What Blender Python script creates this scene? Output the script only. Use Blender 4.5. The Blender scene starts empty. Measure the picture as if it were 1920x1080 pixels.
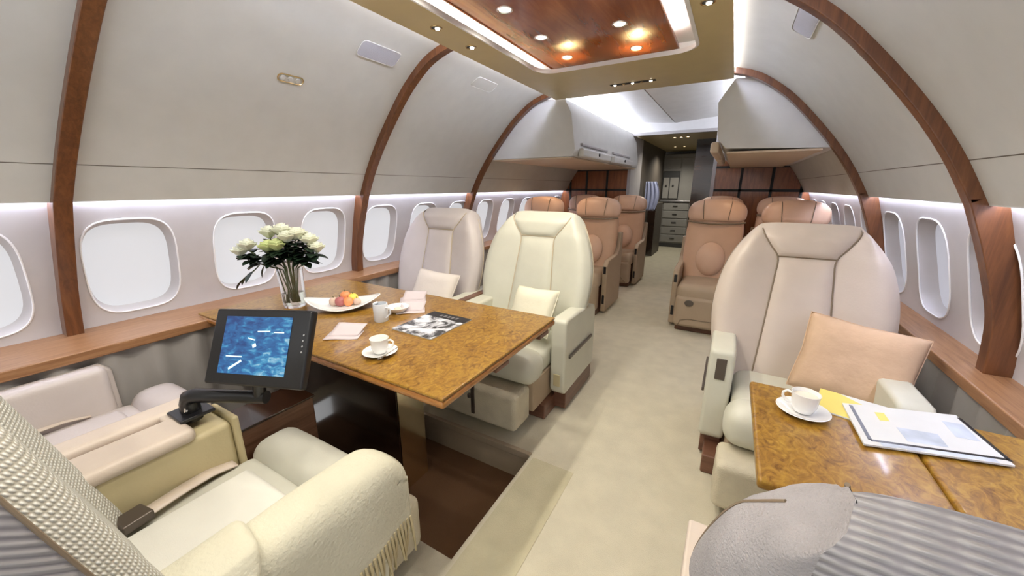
import bpy, bmesh, math, random
from mathutils import Vector, Matrix, noise
random.seed(7)
C = bpy.context.scene.collection
S = bpy.context.scene
PI = math.pi
XC = -0.86                      # centre line of the fuselage

# ------------------------------------------------------------------ camera
cam_d = bpy.data.cameras.new('camera'); cam = bpy.data.objects.new('camera', cam_d); C.objects.link(cam)
cam_d.sensor_width = 36; cam_d.lens = 700 / 1920 * 36; cam_d.clip_start = 0.02
fwv = Vector((418, -190, 700)).normalized()          # world +Y seen from the camera (right, down, ahead)
pt = math.atan2(190, 700)
upv = Vector((0, -math.cos(pt), -math.sin(pt)))
riv = fwv.cross(upv)
ax = Vector((riv.x, fwv.x, upv.x)); ay = -Vector((riv.y, fwv.y, upv.y)); az = -Vector((riv.z, fwv.z, upv.z))
M = Matrix((ax, ay, az)).transposed().to_4x4(); M.translation = Vector((0, 0, 1.38))
cam.matrix_world = M
S.camera = cam

# ------------------------------------------------------------------ world, exposure, lamps of the cabin
S.view_settings.view_transform = 'Standard'; S.view_settings.look = 'None'
S.view_settings.gamma = 1; S.view_settings.use_curve_mapping = False
S.view_settings.exposure = 0.25
W = bpy.data.worlds.new('world'); S.world = W; W.use_nodes = True
bg = W.node_tree.nodes['Background']; bg.inputs[0].default_value = (0.98, 0.99, 1.0, 1); bg.inputs[1].default_value = 1.2  # white world shines in through the open rear end as added fill
K_COVE = 50.0      # cold strips along the ceiling edges
K_FWD = 55.0      # strips above the forward bins
K_TRAY = 60.0      # strips in the wooden ceiling recess
K_SILL = 48.0       # strips above the windows
K_PANE = 0.54      # daylight on the drawn blinds
K_DOWN = 13.5      # watts of each downlight

def lamp(name, loc, power, color, size=0.04, spot=None, aim=(0, 0, -1)):
    ld = bpy.data.lights.new(name, 'SPOT' if spot else 'POINT'); ld.energy = power; ld.color = color
    ld.shadow_soft_size = size
    if spot: ld.spot_size = math.radians(spot); ld.spot_blend = 0.8
    o = bpy.data.objects.new(name, ld); C.objects.link(o); o.location = loc
    o.rotation_euler = Vector(aim).to_track_quat('-Z', 'Y').to_euler()
    return o
WARM = (1.0, 0.935, 0.81); COOL = (0.80, 0.85, 1.0)
SPOTS = [(-1.12, 1.87), (-1.118, 2.29), (-1.117, 2.70), (-0.663, 2.33), (-0.666, 2.755),
         (-1.12, 1.40), (-1.12, 0.95), (-0.66, 1.87), (-0.66, 1.40), (-0.66, 0.95), (-1.12, 0.45), (-0.66, 0.45), (-1.12, -0.1), (-0.66, -0.1), (-1.12, -0.6), (-0.66, -0.6)]  # lamps out of view, added for more fill in the cabin
for x, y in SPOTS: lamp('downlight_lamp', (x, y, 2.205), K_DOWN, WARM, 0.03, 150)

# ------------------------------------------------------------------ materials
def node_mat(name):
    m = bpy.data.materials.new(name); m.use_nodes = True
    return m, m.node_tree, m.node_tree.nodes['Principled BSDF']
def L(nt, a, b): nt.links.new(a, b)
def mat(name, col, rough=0.5, metal=0.0, bump=None, coat=0.0, spec=0.5, var=0.0):
    """plain colour with optional noise bump (scale, strength) and mottling"""
    m, nt, b = node_mat(name)
    b.inputs['Base Color'].default_value = (*col, 1); b.inputs['Roughness'].default_value = rough
    b.inputs['Metallic'].default_value = metal; b.inputs['Coat Weight'].default_value = coat
    b.inputs['Coat Roughness'].default_value = 0.06
    b.inputs['Specular IOR Level'].default_value = spec
    tc = nt.nodes.new('ShaderNodeTexCoord')
    if bump:
        n = nt.nodes.new('ShaderNodeTexNoise'); n.inputs['Scale'].default_value = bump[0]; n.inputs['Detail'].default_value = 3
        bp = nt.nodes.new('ShaderNodeBump'); bp.inputs['Strength'].default_value = bump[1]; bp.inputs['Distance'].default_value = 0.004
        L(nt, tc.outputs['Object'], n.inputs['Vector']); L(nt, n.outputs['Fac'], bp.inputs['Height']); L(nt, bp.outputs['Normal'], b.inputs['Normal'])
    n2 = nt.nodes.new('ShaderNodeTexNoise'); n2.inputs['Scale'].default_value = 9; n2.inputs['Detail'].default_value = 4
    L(nt, tc.outputs['Object'], n2.inputs['Vector'])
    r = nt.nodes.new('ShaderNodeValToRGB'); v = max(var, 0.03)
    r.color_ramp.elements[0].position = 0.3; r.color_ramp.elements[1].position = 0.7
    r.color_ramp.elements[0].color = (*[c * (1 - v) for c in col], 1); r.color_ramp.elements[1].color = (*[min(1, c * (1 + v)) for c in col], 1)
    L(nt, n2.outputs['Fac'], r.inputs['Fac']); L(nt, r.outputs['Color'], b.inputs['Base Color'])
    return m
def wood(name, cols, scale=(1, 1, 1), rough=0.3, coat=0.4, dist=1.0, nscale=6, pos=(0.3, 0.5, 0.7)):
    m, nt, b = node_mat(name)
    tc = nt.nodes.new('ShaderNodeTexCoord'); mp = nt.nodes.new('ShaderNodeMapping'); mp.inputs['Scale'].default_value = scale
    n = nt.nodes.new('ShaderNodeTexNoise'); n.inputs['Scale'].default_value = nscale; n.inputs['Detail'].default_value = 7
    n.inputs['Roughness'].default_value = 0.65; n.inputs['Distortion'].default_value = dist
    r = nt.nodes.new('ShaderNodeValToRGB'); e = r.color_ramp.elements
    e[0].position = pos[0]; e[1].position = pos[-1]; e[0].color = (*cols[0], 1); e[1].color = (*cols[2], 1)
    k = e.new(pos[1]); k.color = (*cols[1], 1)
    L(nt, tc.outputs['Object'], mp.inputs['Vector']); L(nt, mp.outputs['Vector'], n.inputs['Vector']); L(nt, n.outputs['Fac'], r.inputs['Fac'])
    L(nt, r.outputs['Color'], b.inputs['Base Color'])
    b.inputs['Roughness'].default_value = rough; b.inputs['Coat Weight'].default_value = coat; b.inputs['Coat Roughness'].default_value = 0.08
    return m
def emit(name, col, strength):
    m, nt, b = node_mat(name)
    b.inputs['Base Color'].default_value = (*[c * 0.25 for c in col], 1); b.inputs['Emission Color'].default_value = (*col, 1); b.inputs['Emission Strength'].default_value = strength
    return m
def weave(name, ca, cb, sx, sz, strength=0.6, rows=False):
    """waffle / ribbed cloth: crossed waves raise the bump and tint the hollows"""
    m, nt, b = node_mat(name); b.inputs['Roughness'].default_value = 0.85; b.inputs['Specular IOR Level'].default_value = 0.2
    tc = nt.nodes.new('ShaderNodeTexCoord')
    sp = nt.nodes.new('ShaderNodeSeparateXYZ'); L(nt, tc.outputs['Object'], sp.inputs[0])
    def mth(op, a, b=None, k=None):
        q = nt.nodes.new('ShaderNodeMath'); q.operation = op; L(nt, a, q.inputs[0])
        if b is not None: L(nt, b, q.inputs[1])
        if k is not None: q.inputs[1].default_value = k
        return q.outputs[0]
    yy = mth('SUBTRACT', sp.outputs['Y'], mth('MULTIPLY', sp.outputs['Z'], k=0.27))
    hx = mth('ABSOLUTE', sp.outputs['X']); hx = hx if rows else mth('ADD', hx, yy)
    vz = mth('SUBTRACT', sp.outputs['Z'], yy) if rows else sp.outputs['Z']
    cb_ = nt.nodes.new('ShaderNodeCombineXYZ'); L(nt, hx, cb_.inputs['X']); L(nt, vz, cb_.inputs['Z'])
    def wave(d, sc, di):
        w = nt.nodes.new('ShaderNodeTexWave'); w.bands_direction = d; w.inputs['Scale'].default_value = sc; w.inputs['Distortion'].default_value = di
        w.inputs['Detail'].default_value = 1; w.inputs['Detail Scale'].default_value = 2.0
        L(nt, cb_.outputs[0], w.inputs['Vector']); return w.outputs['Fac']
    a = wave('Z', sz, 0.3 if not rows else 0.8); c = wave('X', sx, 0.3)
    mu = nt.nodes.new('ShaderNodeMath'); mu.operation = 'MULTIPLY'
    if rows:
        mx = nt.nodes.new('ShaderNodeMath'); mx.operation = 'ADD'; mx.inputs[1].default_value = 0.35; L(nt, c, mx.inputs[0]); c = mx.outputs[0]
    L(nt, a, mu.inputs[0]); L(nt, c, mu.inputs[1])
    r = nt.nodes.new('ShaderNodeValToRGB'); r.color_ramp.elements[0].color = (*cb, 1); r.color_ramp.elements[1].color = (*ca, 1)
    r.color_ramp.elements[0].position = 0.02; r.color_ramp.elements[1].position = 0.45
    L(nt, mu.outputs[0], r.inputs['Fac']); L(nt, r.outputs['Color'], b.inputs['Base Color'])
    bp = nt.nodes.new('ShaderNodeBump'); bp.inputs['Strength'].default_value = strength; bp.inputs['Distance'].default_value = 0.006
    L(nt, mu.outputs[0], bp.inputs['Height']); L(nt, bp.outputs['Normal'], b.inputs['Normal'])
    return m
def glass(name, col=(1, 1, 1), rough=0.0, ior=1.45):
    m, nt, b = node_mat(name); b.inputs['Base Color'].default_value = (*col, 1); b.inputs['Transmission Weight'].default_value = 1
    b.inputs['Roughness'].default_value = rough; b.inputs['IOR'].default_value = ior
    return m

MT = dict(
    panel=mat('panel_cream', (0.53, 0.525, 0.475), 0.55, bump=(60, 0.03)),
    side=mat('sidewall_white', (0.52, 0.50, 0.50), 0.5),
    slab=mat('slab_tan', (0.55, 0.44, 0.22), 0.4, coat=0.15),
    white=mat('white_paint', (0.80, 0.80, 0.80), 0.4),
    bin=mat('bin_white', (0.62, 0.61, 0.58), 0.45),
    tan=mat('tan_vinyl', (0.60, 0.47, 0.33), 0.5),
    dado=mat('grey_dado', (0.30, 0.285, 0.27), 0.7),
    dark=mat('dark_gap', (0.03, 0.028, 0.025), 0.8),
    seam=mat('seam_line', (0.22, 0.19, 0.16), 0.8),
    carpet=mat('carpet', (0.56, 0.52, 0.40), 0.95, bump=(260, 0.6), spec=0.1, var=0.06),
    carpet2=mat('carpet_dark_strip', (0.49, 0.45, 0.31), 0.95, bump=(260, 0.6), spec=0.1, var=0.06),
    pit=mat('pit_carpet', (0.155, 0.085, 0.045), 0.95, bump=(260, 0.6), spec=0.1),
    step=mat('step_face', (0.36, 0.29, 0.20), 0.8),
    rib=wood('rib_wood', [(0.075, 0.024, 0.007), (0.125, 0.043, 0.013), (0.175, 0.066, 0.021)], (9, 9, 0.7), 0.35, 0.3, 0.4, 6),
    ledge=wood('ledge_wood', [(0.20, 0.09, 0.037), (0.29, 0.145, 0.065), (0.36, 0.195, 0.095)], (14, 0.9, 14), 0.4, 0.2, 0.5, 5),
    burl=wood('table_wood', [(0.11, 0.042, 0.005), (0.26, 0.13, 0.014), (0.38, 0.225, 0.03)], (1.5, 1, 1), 0.33, 0.25, 1.6, 22),
    edge=wood('table_edge', [(0.20, 0.07, 0.012), (0.34, 0.14, 0.03), (0.44, 0.21, 0.05)], (2, 2, 9), 0.3, 0.4, 0.6, 8),
    mahog=wood('ceiling_wood', [(0.17, 0.042, 0.012), (0.25, 0.068, 0.020), (0.33, 0.105, 0.035)], (3.5, 0.5, 1), 0.2, 0.35, 0.8, 3.2),
    pwood=wood('partition_wood', [(0.16, 0.045, 0.012), (0.24, 0.075, 0.02), (0.30, 0.10, 0.03)], (6, 6, 0.8), 0.3, 0.3, 0.5, 4),
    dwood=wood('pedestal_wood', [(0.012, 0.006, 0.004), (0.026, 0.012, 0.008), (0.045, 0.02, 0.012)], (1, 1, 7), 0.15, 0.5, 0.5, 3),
    cwood=wood('cabinet_wood', [(0.10, 0.045, 0.025), (0.17, 0.085, 0.05), (0.23, 0.12, 0.075)], (1, 1, 16), 0.35, 0.3, 0.5, 3),
    leather=mat('leather_beige_lighting_tint', (0.57, 0.49, 0.42), 0.42, bump=(140, 0.10)),  # one seat leather: beige, cream and greige tints imitate light per seat
    cream=mat('leather_cream_lighting_tint', (0.58, 0.575, 0.48), 0.42, bump=(140, 0.10)),
    greige=mat('leather_greige_lighting_tint', (0.53, 0.48, 0.46), 0.42, bump=(140, 0.10)),
    khaki=mat('leather_khaki', (0.52, 0.45, 0.27), 0.5, bump=(140, 0.1)),
    insert=mat('insert_cloth', (0.66, 0.655, 0.60), 0.8, bump=(300, 0.1)),
    ivory=mat('ivory_cloth', (0.52, 0.515, 0.445), 0.8, bump=(300, 0.15)),
    tweed=mat('oatmeal_tweed', (0.58, 0.53, 0.40), 0.9, bump=(220, 0.8), var=0.12),
    greytweed=mat('grey_tweed', (0.34, 0.325, 0.335), 0.9, bump=(240, 0.9), var=0.15),
    peach=mat('leather_peach', (0.58, 0.37, 0.245), 0.4, bump=(140, 0.10)),
    peachlt=mat('leather_apricot', (0.66, 0.44, 0.31), 0.4, bump=(140, 0.10)),
    taupe=mat('seat_taupe', (0.38, 0.29, 0.20), 0.55),
    piping=mat('piping', (0.20, 0.15, 0.10), 0.6),
    pipelt=mat('piping_light', (0.50, 0.42, 0.30), 0.6),
    waffle=weave('white_waffle', (0.70, 0.70, 0.66), (0.42, 0.40, 0.34), 34, 30, 0.6),
    gwaffle=weave('grey_waffle', (0.36, 0.35, 0.36), (0.22, 0.21, 0.23), 7, 17, 0.7, rows=True),
    skirt=wood('skirt_wood', [(0.09, 0.035, 0.02), (0.14, 0.06, 0.035), (0.19, 0.085, 0.05)], (1, 1, 8), 0.4, 0.2, 0.4, 4),
    black=mat('black_plastic', (0.010, 0.010, 0.012), 0.28),
    gunmetal=mat('gunmetal', (0.12, 0.10, 0.085), 0.35, metal=0.6),
    chrome=mat('chrome', (0.75, 0.75, 0.75), 0.15, metal=1.0),
    brass=mat('brass', (0.55, 0.40, 0.20), 0.25, metal=1.0),
    mirror=mat('polished_bronze', (0.85, 0.78, 0.58), 0.12, metal=1.0),
    china=mat('white_china', (0.86, 0.86, 0.85), 0.15, coat=0.4),
    coffee=mat('coffee_crema', (0.72, 0.66, 0.55), 0.3),
    pillow=mat('tan_suede', (0.56, 0.39, 0.26), 0.85, bump=(45, 0.5), var=0.10),
    pillowlt=mat('ivory_pillow', (0.74, 0.71, 0.56), 0.8, bump=(80, 0.25)),
    pillowgr=mat('greige_pillow', (0.68, 0.62, 0.57), 0.8, bump=(80, 0.25)),
    throw=mat('throw_wool', (0.55, 0.53, 0.42), 0.95, bump=(120, 0.7), spec=0.1, var=0.05),
    fringe=mat('throw_fringe', (0.46, 0.39, 0.24), 0.95, spec=0.1),
    napkin=mat('napkin', (0.56, 0.49, 0.51), 0.9),
    paper=mat('paper', (0.60, 0.61, 0.60), 0.7),
    yellow=mat('yellow_print', (0.66, 0.55, 0.12), 0.5),
    bluegrey=mat('blue_print', (0.45, 0.50, 0.58), 0.6, var=0.3),
    petal=mat('petal', (0.80, 0.82, 0.66), 0.7),
    petalg=mat('petal_green', (0.66, 0.74, 0.34), 0.7),
    leaf=mat('leaf', (0.008, 0.022, 0.010), 0.5, var=0.3),
    stem=mat('stem', (0.06, 0.08, 0.025), 0.6),
    water=glass('water', (0.92, 0.95, 0.85), 0.0, 1.33), glass=glass('vase_glass', (1, 1, 1)),
    frost=mat('porcelain_blue', (0.70, 0.74, 0.80), 0.25),
    peachfruit=mat('peach_fruit', (0.80, 0.30, 0.12), 0.45, var=0.25), plum=mat('plum_fruit', (0.42, 0.13, 0.13), 0.4, var=0.2),
    lemon=mat('lemon_fruit', (0.82, 0.62, 0.10), 0.45), cookie=mat('pale_biscuit', (0.60, 0.44, 0.36), 0.7),
    galley=mat('galley_grey', (0.30, 0.29, 0.27), 0.4), galleydk=mat('galley_dark', (0.05, 0.05, 0.05), 0.4), steel=mat('steel', (0.45, 0.45, 0.45), 0.3, metal=0.8),
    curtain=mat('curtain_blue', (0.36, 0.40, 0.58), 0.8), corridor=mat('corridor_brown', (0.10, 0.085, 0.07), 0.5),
    grille=mat('speaker_cloth', (0.42, 0.42, 0.45), 0.9, bump=(400, 0.5)), jamb=mat('jamb_grey', (0.42, 0.40, 0.40), 0.5),
    led=emit('led_cool', (0.74, 0.78, 1.0), 1), led_z=emit('led_forward', (0.84, 0.87, 1.0), 1), led_t=emit('led_tray', (1.0, 0.97, 0.92), 1), led_s=emit('led_sill', (0.76, 0.79, 1.0), 1),
    pane=emit('window_blind_left', (0.88, 0.885, 0.92), 1), paner=emit('window_blind_right', (0.80, 0.80, 0.90), 1), lens=emit('lamp_lens', (1.0, 0.93, 0.80), 6.0),
)
def set_emit(k, s): MT[k].node_tree.nodes['Principled BSDF'].inputs['Emission Strength'].default_value = s
set_emit('led', K_COVE); set_emit('led_z', K_FWD); set_emit('led_t', K_TRAY); set_emit('led_s', K_SILL); set_emit('pane', K_PANE); set_emit('paner', K_PANE * 0.7)

def screen_mat():
    m, nt, b = node_mat('map_screen'); tc = nt.nodes.new('ShaderNodeTexCoord')
    mp = nt.nodes.new('ShaderNodeMapping'); mp.inputs['Rotation'].default_value = (0, 0, 0.7); mp.inputs['Scale'].default_value = (26, 60, 1)
    n = nt.nodes.new('ShaderNodeTexNoise'); n.inputs['Scale'].default_value = 1.0; n.inputs['Detail'].default_value = 6; n.inputs['Distortion'].default_value = 0.8
    r = nt.nodes.new('ShaderNodeValToRGB'); e = r.color_ramp.elements
    e[0].position = 0.30; e[0].color = (0.004, 0.05, 0.21, 1); e[1].position = 0.80; e[1].color = (0.55, 0.80, 0.88, 1)
    k = e.new(0.52); k.color = (0.016, 0.16, 0.42, 1); k = e.new(0.62); k.color = (0.05, 0.34, 0.60, 1)
    g = nt.nodes.new('ShaderNodeSeparateXYZ'); ad = nt.nodes.new('ShaderNodeMath'); ad.operation = 'MULTIPLY_ADD'; ad.inputs[1].default_value = 0.55
    sb = nt.nodes.new('ShaderNodeMath'); sb.operation = 'SUBTRACT'
    L(nt, tc.outputs['Object'], g.inputs[0]); L(nt, g.outputs['X'], sb.inputs[0]); L(nt, g.outputs['Y'], sb.inputs[1])
    L(nt, tc.outputs['Object'], mp.inputs['Vector']); L(nt, mp.outputs['Vector'], n.inputs['Vector'])
    L(nt, sb.outputs[0], ad.inputs[0]); L(nt, n.outputs['Fac'], ad.inputs[2]); L(nt, ad.outputs[0], r.inputs['Fac'])
    b.inputs['Base Color'].default_value = (0.01, 0.01, 0.02, 1); L(nt, r.outputs['Color'], b.inputs['Emission Color']); b.inputs['Emission Strength'].default_value = 0.75
    return m
MT['screen'] = screen_mat(); MT['mark'] = emit('screen_mark', (0.75, 0.95, 0.98), 1.0)
def cover_mat():
    m, nt, b = node_mat('photo_cover'); tc = nt.nodes.new('ShaderNodeTexCoord')
    n = nt.nodes.new('ShaderNodeTexNoise'); n.inputs['Scale'].default_value = 11; n.inputs['Detail'].default_value = 5; n.inputs['Distortion'].default_value = 1.2
    r = nt.nodes.new('ShaderNodeValToRGB'); e = r.color_ramp.elements; e[0].position = 0.40; e[0].color = (0.05, 0.05, 0.055, 1); e[1].position = 0.56; e[1].color = (0.66, 0.67, 0.72, 1)
    L(nt, tc.outputs['Object'], n.inputs['Vector']); L(nt, n.outputs['Fac'], r.inputs['Fac']); L(nt, r.outputs['Color'], b.inputs['Base Color']); b.inputs['Roughness'].default_value = 0.25
    return m
MT['cover'] = cover_mat()

# ------------------------------------------------------------------ mesh helpers
class MB:
    """collects geometry; build() links it as ONE mesh object"""
    def __init__(s): s.v = []; s.f = []
    def add(s, vs, fs):
        o = len(s.v); s.v += [tuple(v) for v in vs]; s.f += [tuple(i + o for i in f) for f in fs]; return s
    def bm(s, b):
        b.verts.index_update(); s.add([v.co[:] for v in b.verts], [[v.index for v in f.verts] for f in b.faces]); b.free(); return s
    def box(s, lo, hi, r=0.0, seg=3, mtx=None):
        b = bmesh.new(); bmesh.ops.create_cube(b, size=1)
        c = [(lo[i] + hi[i]) / 2 for i in range(3)]; d = [abs(hi[i] - lo[i]) for i in range(3)]
        for v in b.verts: v.co = Vector((v.co.x * d[0], v.co.y * d[1], v.co.z * d[2]))
        if r > 0: bmesh.ops.bevel(b, geom=b.edges[:], offset=min(r, min(d) * 0.49), segments=seg, profile=0.5, affect='EDGES')
        for v in b.verts: v.co += Vector(c)
        if mtx is not None: bmesh.ops.transform(b, matrix=mtx, verts=b.verts)
        return s.bm(b)
    def tube(s, pts, r, n=8, closed=False):
        pts = [Vector(p) for p in pts]; N = len(pts); vs = []; fs = []
        up = None
        for i, p in enumerate(pts):
            a = pts[(i - 1) % N] if (closed or i > 0) else p; b = pts[(i + 1) % N] if (closed or i < N - 1) else p
            t = (b - a).normalized()
            if up is None: up = t.orthogonal().normalized()
            up = (up - t * up.dot(t)); up = up.normalized() if up.length > 1e-6 else t.orthogonal().normalized()
            w = t.cross(up); rr = r[i] if isinstance(r, (list, tuple)) else r
            for k in range(n):
                an = 2 * PI * k / n; vs.append(p + up * math.cos(an) * rr + w * math.sin(an) * rr)
        for i in range(N if closed else N - 1):
            for k in range(n):
                j = (i + 1) % N; fs.append((i * n + k, i * n + (k + 1) % n, j * n + (k + 1) % n, j * n + k))
        if not closed: fs += [tuple(range(n))[::-1], tuple((N - 1) * n + k for k in range(n))]
        return s.add(vs, fs)
    def lathe(s, prof, c=(0, 0, 0), n=32, cap=True):
        vs = []; fs = []
        for r, z in prof:
            for k in range(n): an = 2 * PI * k / n; vs.append((c[0] + r * math.cos(an), c[1] + r * math.sin(an), c[2] + z))
        for i in range(len(prof) - 1):
            for k in range(n): fs.append((i * n + k, i * n + (k + 1) % n, (i + 1) * n + (k + 1) % n, (i + 1) * n + k))
        if cap: fs += [tuple(range(n))[::-1], tuple((len(prof) - 1) * n + k for k in range(n))]
        return s.add(vs, fs)
    def grid(s, fn, nu, nv, flip=False, cu=False):
        vs = [fn(i / nu, j / nv) for j in range(nv + 1) for i in range(nu + 1)]; fs = []
        for j in range(nv):
            for i in range(nu):
                a = j * (nu + 1) + i; q = (a, a + 1, a + nu + 2, a + nu + 1); fs.append(q[::-1] if flip else q)
        return s.add(vs, fs)
    def prism(s, poly, y0, y1):
        """poly of (x, z) extruded along y"""
        n = len(poly); vs = [(x, y0, z) for x, z in poly] + [(x, y1, z) for x, z in poly]
        return s.add(vs, [tuple(range(n)), tuple(range(2 * n - 1, n - 1, -1))] + [(i, i + n, (i + 1) % n + n, (i + 1) % n) for i in range(n)])
    def prismz(s, poly, z0, z1):
        n = len(poly); vs = [(x, y, z0) for x, y in poly] + [(x, y, z1) for x, y in poly]
        return s.add(vs, [tuple(range(n))[::-1], tuple(range(n, 2 * n))] + [(i, (i + 1) % n, (i + 1) % n + n, i + n) for i in range(n)])
    def prismx(s, poly, x0, x1):
        n = len(poly); vs = [(x0, y, z) for y, z in poly] + [(x1, y, z) for y, z in poly]
        return s.add(vs, [tuple(range(n))[::-1], tuple(range(n, 2 * n))] + [(i, (i + 1) % n, (i + 1) % n + n, i + n) for i in range(n)])
    def xf(s, m):
        s.v = [tuple(m @ Vector(v)) for v in s.v]; return s
    def build(s, name, m, parent=None, smooth=True, wn=False, bevel=0, solid=0, sub=0, ang=40, loc=None):
        me = bpy.data.meshes.new(name); me.from_pydata(s.v, [], s.f); me.update()
        b = bmesh.new(); b.from_mesh(me); bmesh.ops.remove_doubles(b, verts=b.verts, dist=1e-5); bmesh.ops.recalc_face_normals(b, faces=b.faces); b.to_mesh(me); b.free()
        me.materials.append(MT[m])
        o = bpy.data.objects.new(name, me); C.objects.link(o)
        if smooth:
            me.shade_smooth(); me.set_sharp_from_angle(angle=math.radians(ang))
        if solid: q = o.modifiers.new('solid', 'SOLIDIFY'); q.thickness = solid; q.offset = 0
        if bevel: q = o.modifiers.new('bevel', 'BEVEL'); q.width = bevel; q.segments = 2; q.limit_method = 'ANGLE'; q.angle_limit = math.radians(50)
        if sub: q = o.modifiers.new('sub', 'SUBSURF'); q.levels = sub; q.render_levels = sub
        if wn or bevel: o.modifiers.new('wn', 'WEIGHTED_NORMAL')
        if parent is not None: o.parent = parent
        if loc is not None: o.location = loc
        return o
def B(name, m, lo, hi, r=0.0, parent=None, seg=3): return MB().box(lo, hi, r, seg).build(name, m, parent, wn=r > 0)
def tag(o, label, cat, group=None):
    o['label'] = label; o['category'] = cat
    if group: o['group'] = group
    return o
def thing(name, label, cat, loc=(0, 0, 0), rz=0.0, group=None):
    o = bpy.data.objects.new(name, None); o.empty_display_size = 0.05; C.objects.link(o); o.location = loc; o.rotation_euler = (0, 0, rz)
    return tag(o, label, cat, group)
def struct(o): o['kind'] = 'structure'; return o
def copy_tree(o, parent=None):
    c = o.copy(); C.objects.link(c)
    if parent is not None: c.parent = parent
    for ch in list(o.children): copy_tree(ch, c)
    return c
def lerp(tab, x):
    if x <= tab[0][0]: return tab[0][1]
    for (a, fa), (b, fb) in zip(tab, tab[1:]):
        if x <= b: return fa + (fb - fa) * (x - a) / (b - a)
    return tab[-1][1]
def smooth_tab(tab, n=40):
    """Catmull-Rom through (x, f) points, resampled"""
    out = []
    P = [Vector((*p, 0)) for p in tab]
    for i in range(len(P) - 1):
        p0 = P[max(i - 1, 0)]; p1 = P[i]; p2 = P[i + 1]; p3 = P[min(i + 2, len(P) - 1)]
        for k in range(6):
            t = k / 6; q = 0.5 * ((2 * p1) + (p2 - p0) * t + (2 * p0 - 5 * p1 + 4 * p2 - p3) * t * t + (3 * p1 - p0 - 3 * p2 + p3) * t ** 3); out.append((q.x, q.y))
    out.append(tab[-1]); return out

# ------------------------------------------------------------------ cabin section
RIB_UP = smooth_tab([(1.30, 1.603), (1.47, 1.51), (1.63, 1.40), (1.80, 1.26), (1.96, 1.11), (2.065, 0.98), (2.13, 0.87), (2.175, 0.72), (2.20, 0.55)])
RIB_LO = smooth_tab([(0.66, 1.765), (0.88, 1.745), (1.04, 1.70), (1.18, 1.65), (1.34, 1.585)])
WALL = smooth_tab([(0.30, 1.84), (0.70, 1.835), (0.85, 1.815), (1.0, 1.78), (1.145, 1.742), (1.36, 1.675)])
def offs(tab, d):
    out = []
    for i, (z, w) in enumerate(tab):
        a = tab[max(i - 1, 0)]; b = tab[min(i + 1, len(tab) - 1)]; tz, tw = b[0] - a[0], b[1] - a[1]; l = math.hypot(tz, tw)
        out.append((z - tw / l * d, w + tz / l * d))
    return out
PANEL = offs(RIB_UP, 0.04)
Y0, Y1 = -1.2, 6.2
def sgnx(s, w): return XC + s * w

FLOOR = MB()
px0, px1, py0, py1 = -2.25, -0.755, 0.845, 1.50
for lo, hi in [((-2.9, Y0), (px0, 9.9)), ((px1, Y0), (1.2, 9.9)), ((px0, Y0), (px1, py0)), ((px0, py1), (px1, 9.9))]:
    FLOOR.box((lo[0], lo[1], -0.03), (hi[0], hi[1], 0))
struct(FLOOR.build('floor', 'carpet', smooth=False))
f = MB(); f.box((px0, py0, -0.20), (px1, py1, -0.165)); struct(f.build('trim_1', 'pit', smooth=False))
f = MB(); f.box((px0, py1, -0.20), (px1, py1 + 0.02, -0.031)); f.box((px1, py0, -0.20), (px1 + 0.02, py1, -0.031)); f.box((px0, py0 - 0.02, -0.2), (px1, py0, -0.031)); struct(f.build('trim_2', 'step', smooth=False))
f = MB(); f.box((px1 + 0.02, Y0, -0.01), (-0.51, py1, 0.002)); struct(f.build('floor', 'carpet2', smooth=False))  # thin floor strip in a slightly darker carpet tone
f = MB(); f.box((px0, py1 - 0.004, -0.028), (px1, py1 + 0.022, 0.010)); struct(f.build('trim_3', 'step', smooth=False, bevel=0.003))

PITCH = 0.5335
def rr_loop(hw, hh, r, n=48):
    """rounded rectangle loop, superelliptic"""
    out = []
    for k in range(n):
        a = 2 * PI * k / n; c, s_ = math.cos(a), math.sin(a); e = 2 / 3.6
        out.append((hw * math.copysign(abs(c) ** e, c), hh * math.copysign(abs(s_) ** e, s_)))
    return out
def make_side(s, tagname, yoff, panemat):
    WH, WW, ZC = 0.242, 0.180, 0.985
    mb = MB(); ys = []
    k0 = -3
    y = 0.67 + yoff + PITCH * k0
    top, bot = 1.345, 0.62
    ycs = []
    while y < Y1 + 0.3: ycs.append(y); y += PITCH
    P = lambda yy, zz: (sgnx(s, lerp(WALL, zz)), yy, zz)
    loop = rr_loop(WW, WH, 0.1)
    for yc in ycs:
        rings = []
        outer = []
        for (a, b) in loop:
            k = min((PITCH / 2) / abs(a) if abs(a) > 1e-6 else 9e9, ((top - ZC) if b > 0 else (ZC - bot)) / abs(b) if abs(b) > 1e-6 else 9e9)
            outer.append((a * k, b * k))
        # push the four directions nearest each corner onto it
        for cx, cz in [(PITCH / 2, top - ZC), (-PITCH / 2, top - ZC), (PITCH / 2, bot - ZC), (-PITCH / 2, bot - ZC)]:
            i = min(range(len(outer)), key=lambda q: (outer[q][0] - cx) ** 2 + (outer[q][1] - cz) ** 2); outer[i] = (cx, cz)
        NR = 6; n = len(loop); vs = []; fs = []
        for r_ in range(NR + 1):
            t = r_ / NR
            for (a, b), (c, d) in zip(loop, outer): vs.append(P(yc + a + (c - a) * t, ZC + b + (d - b) * t))
        for r_ in range(NR):
            for k in range(n): fs.append((r_ * n + k, r_ * n + (k + 1) % n, (r_ + 1) * n + (k + 1) % n, (r_ + 1) * n + k))
        mb.add(vs, fs)
    struct(mb.build('wall_' + tagname, 'side', ang=60))
    return ycs, P, loop
win_n = 0
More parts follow.
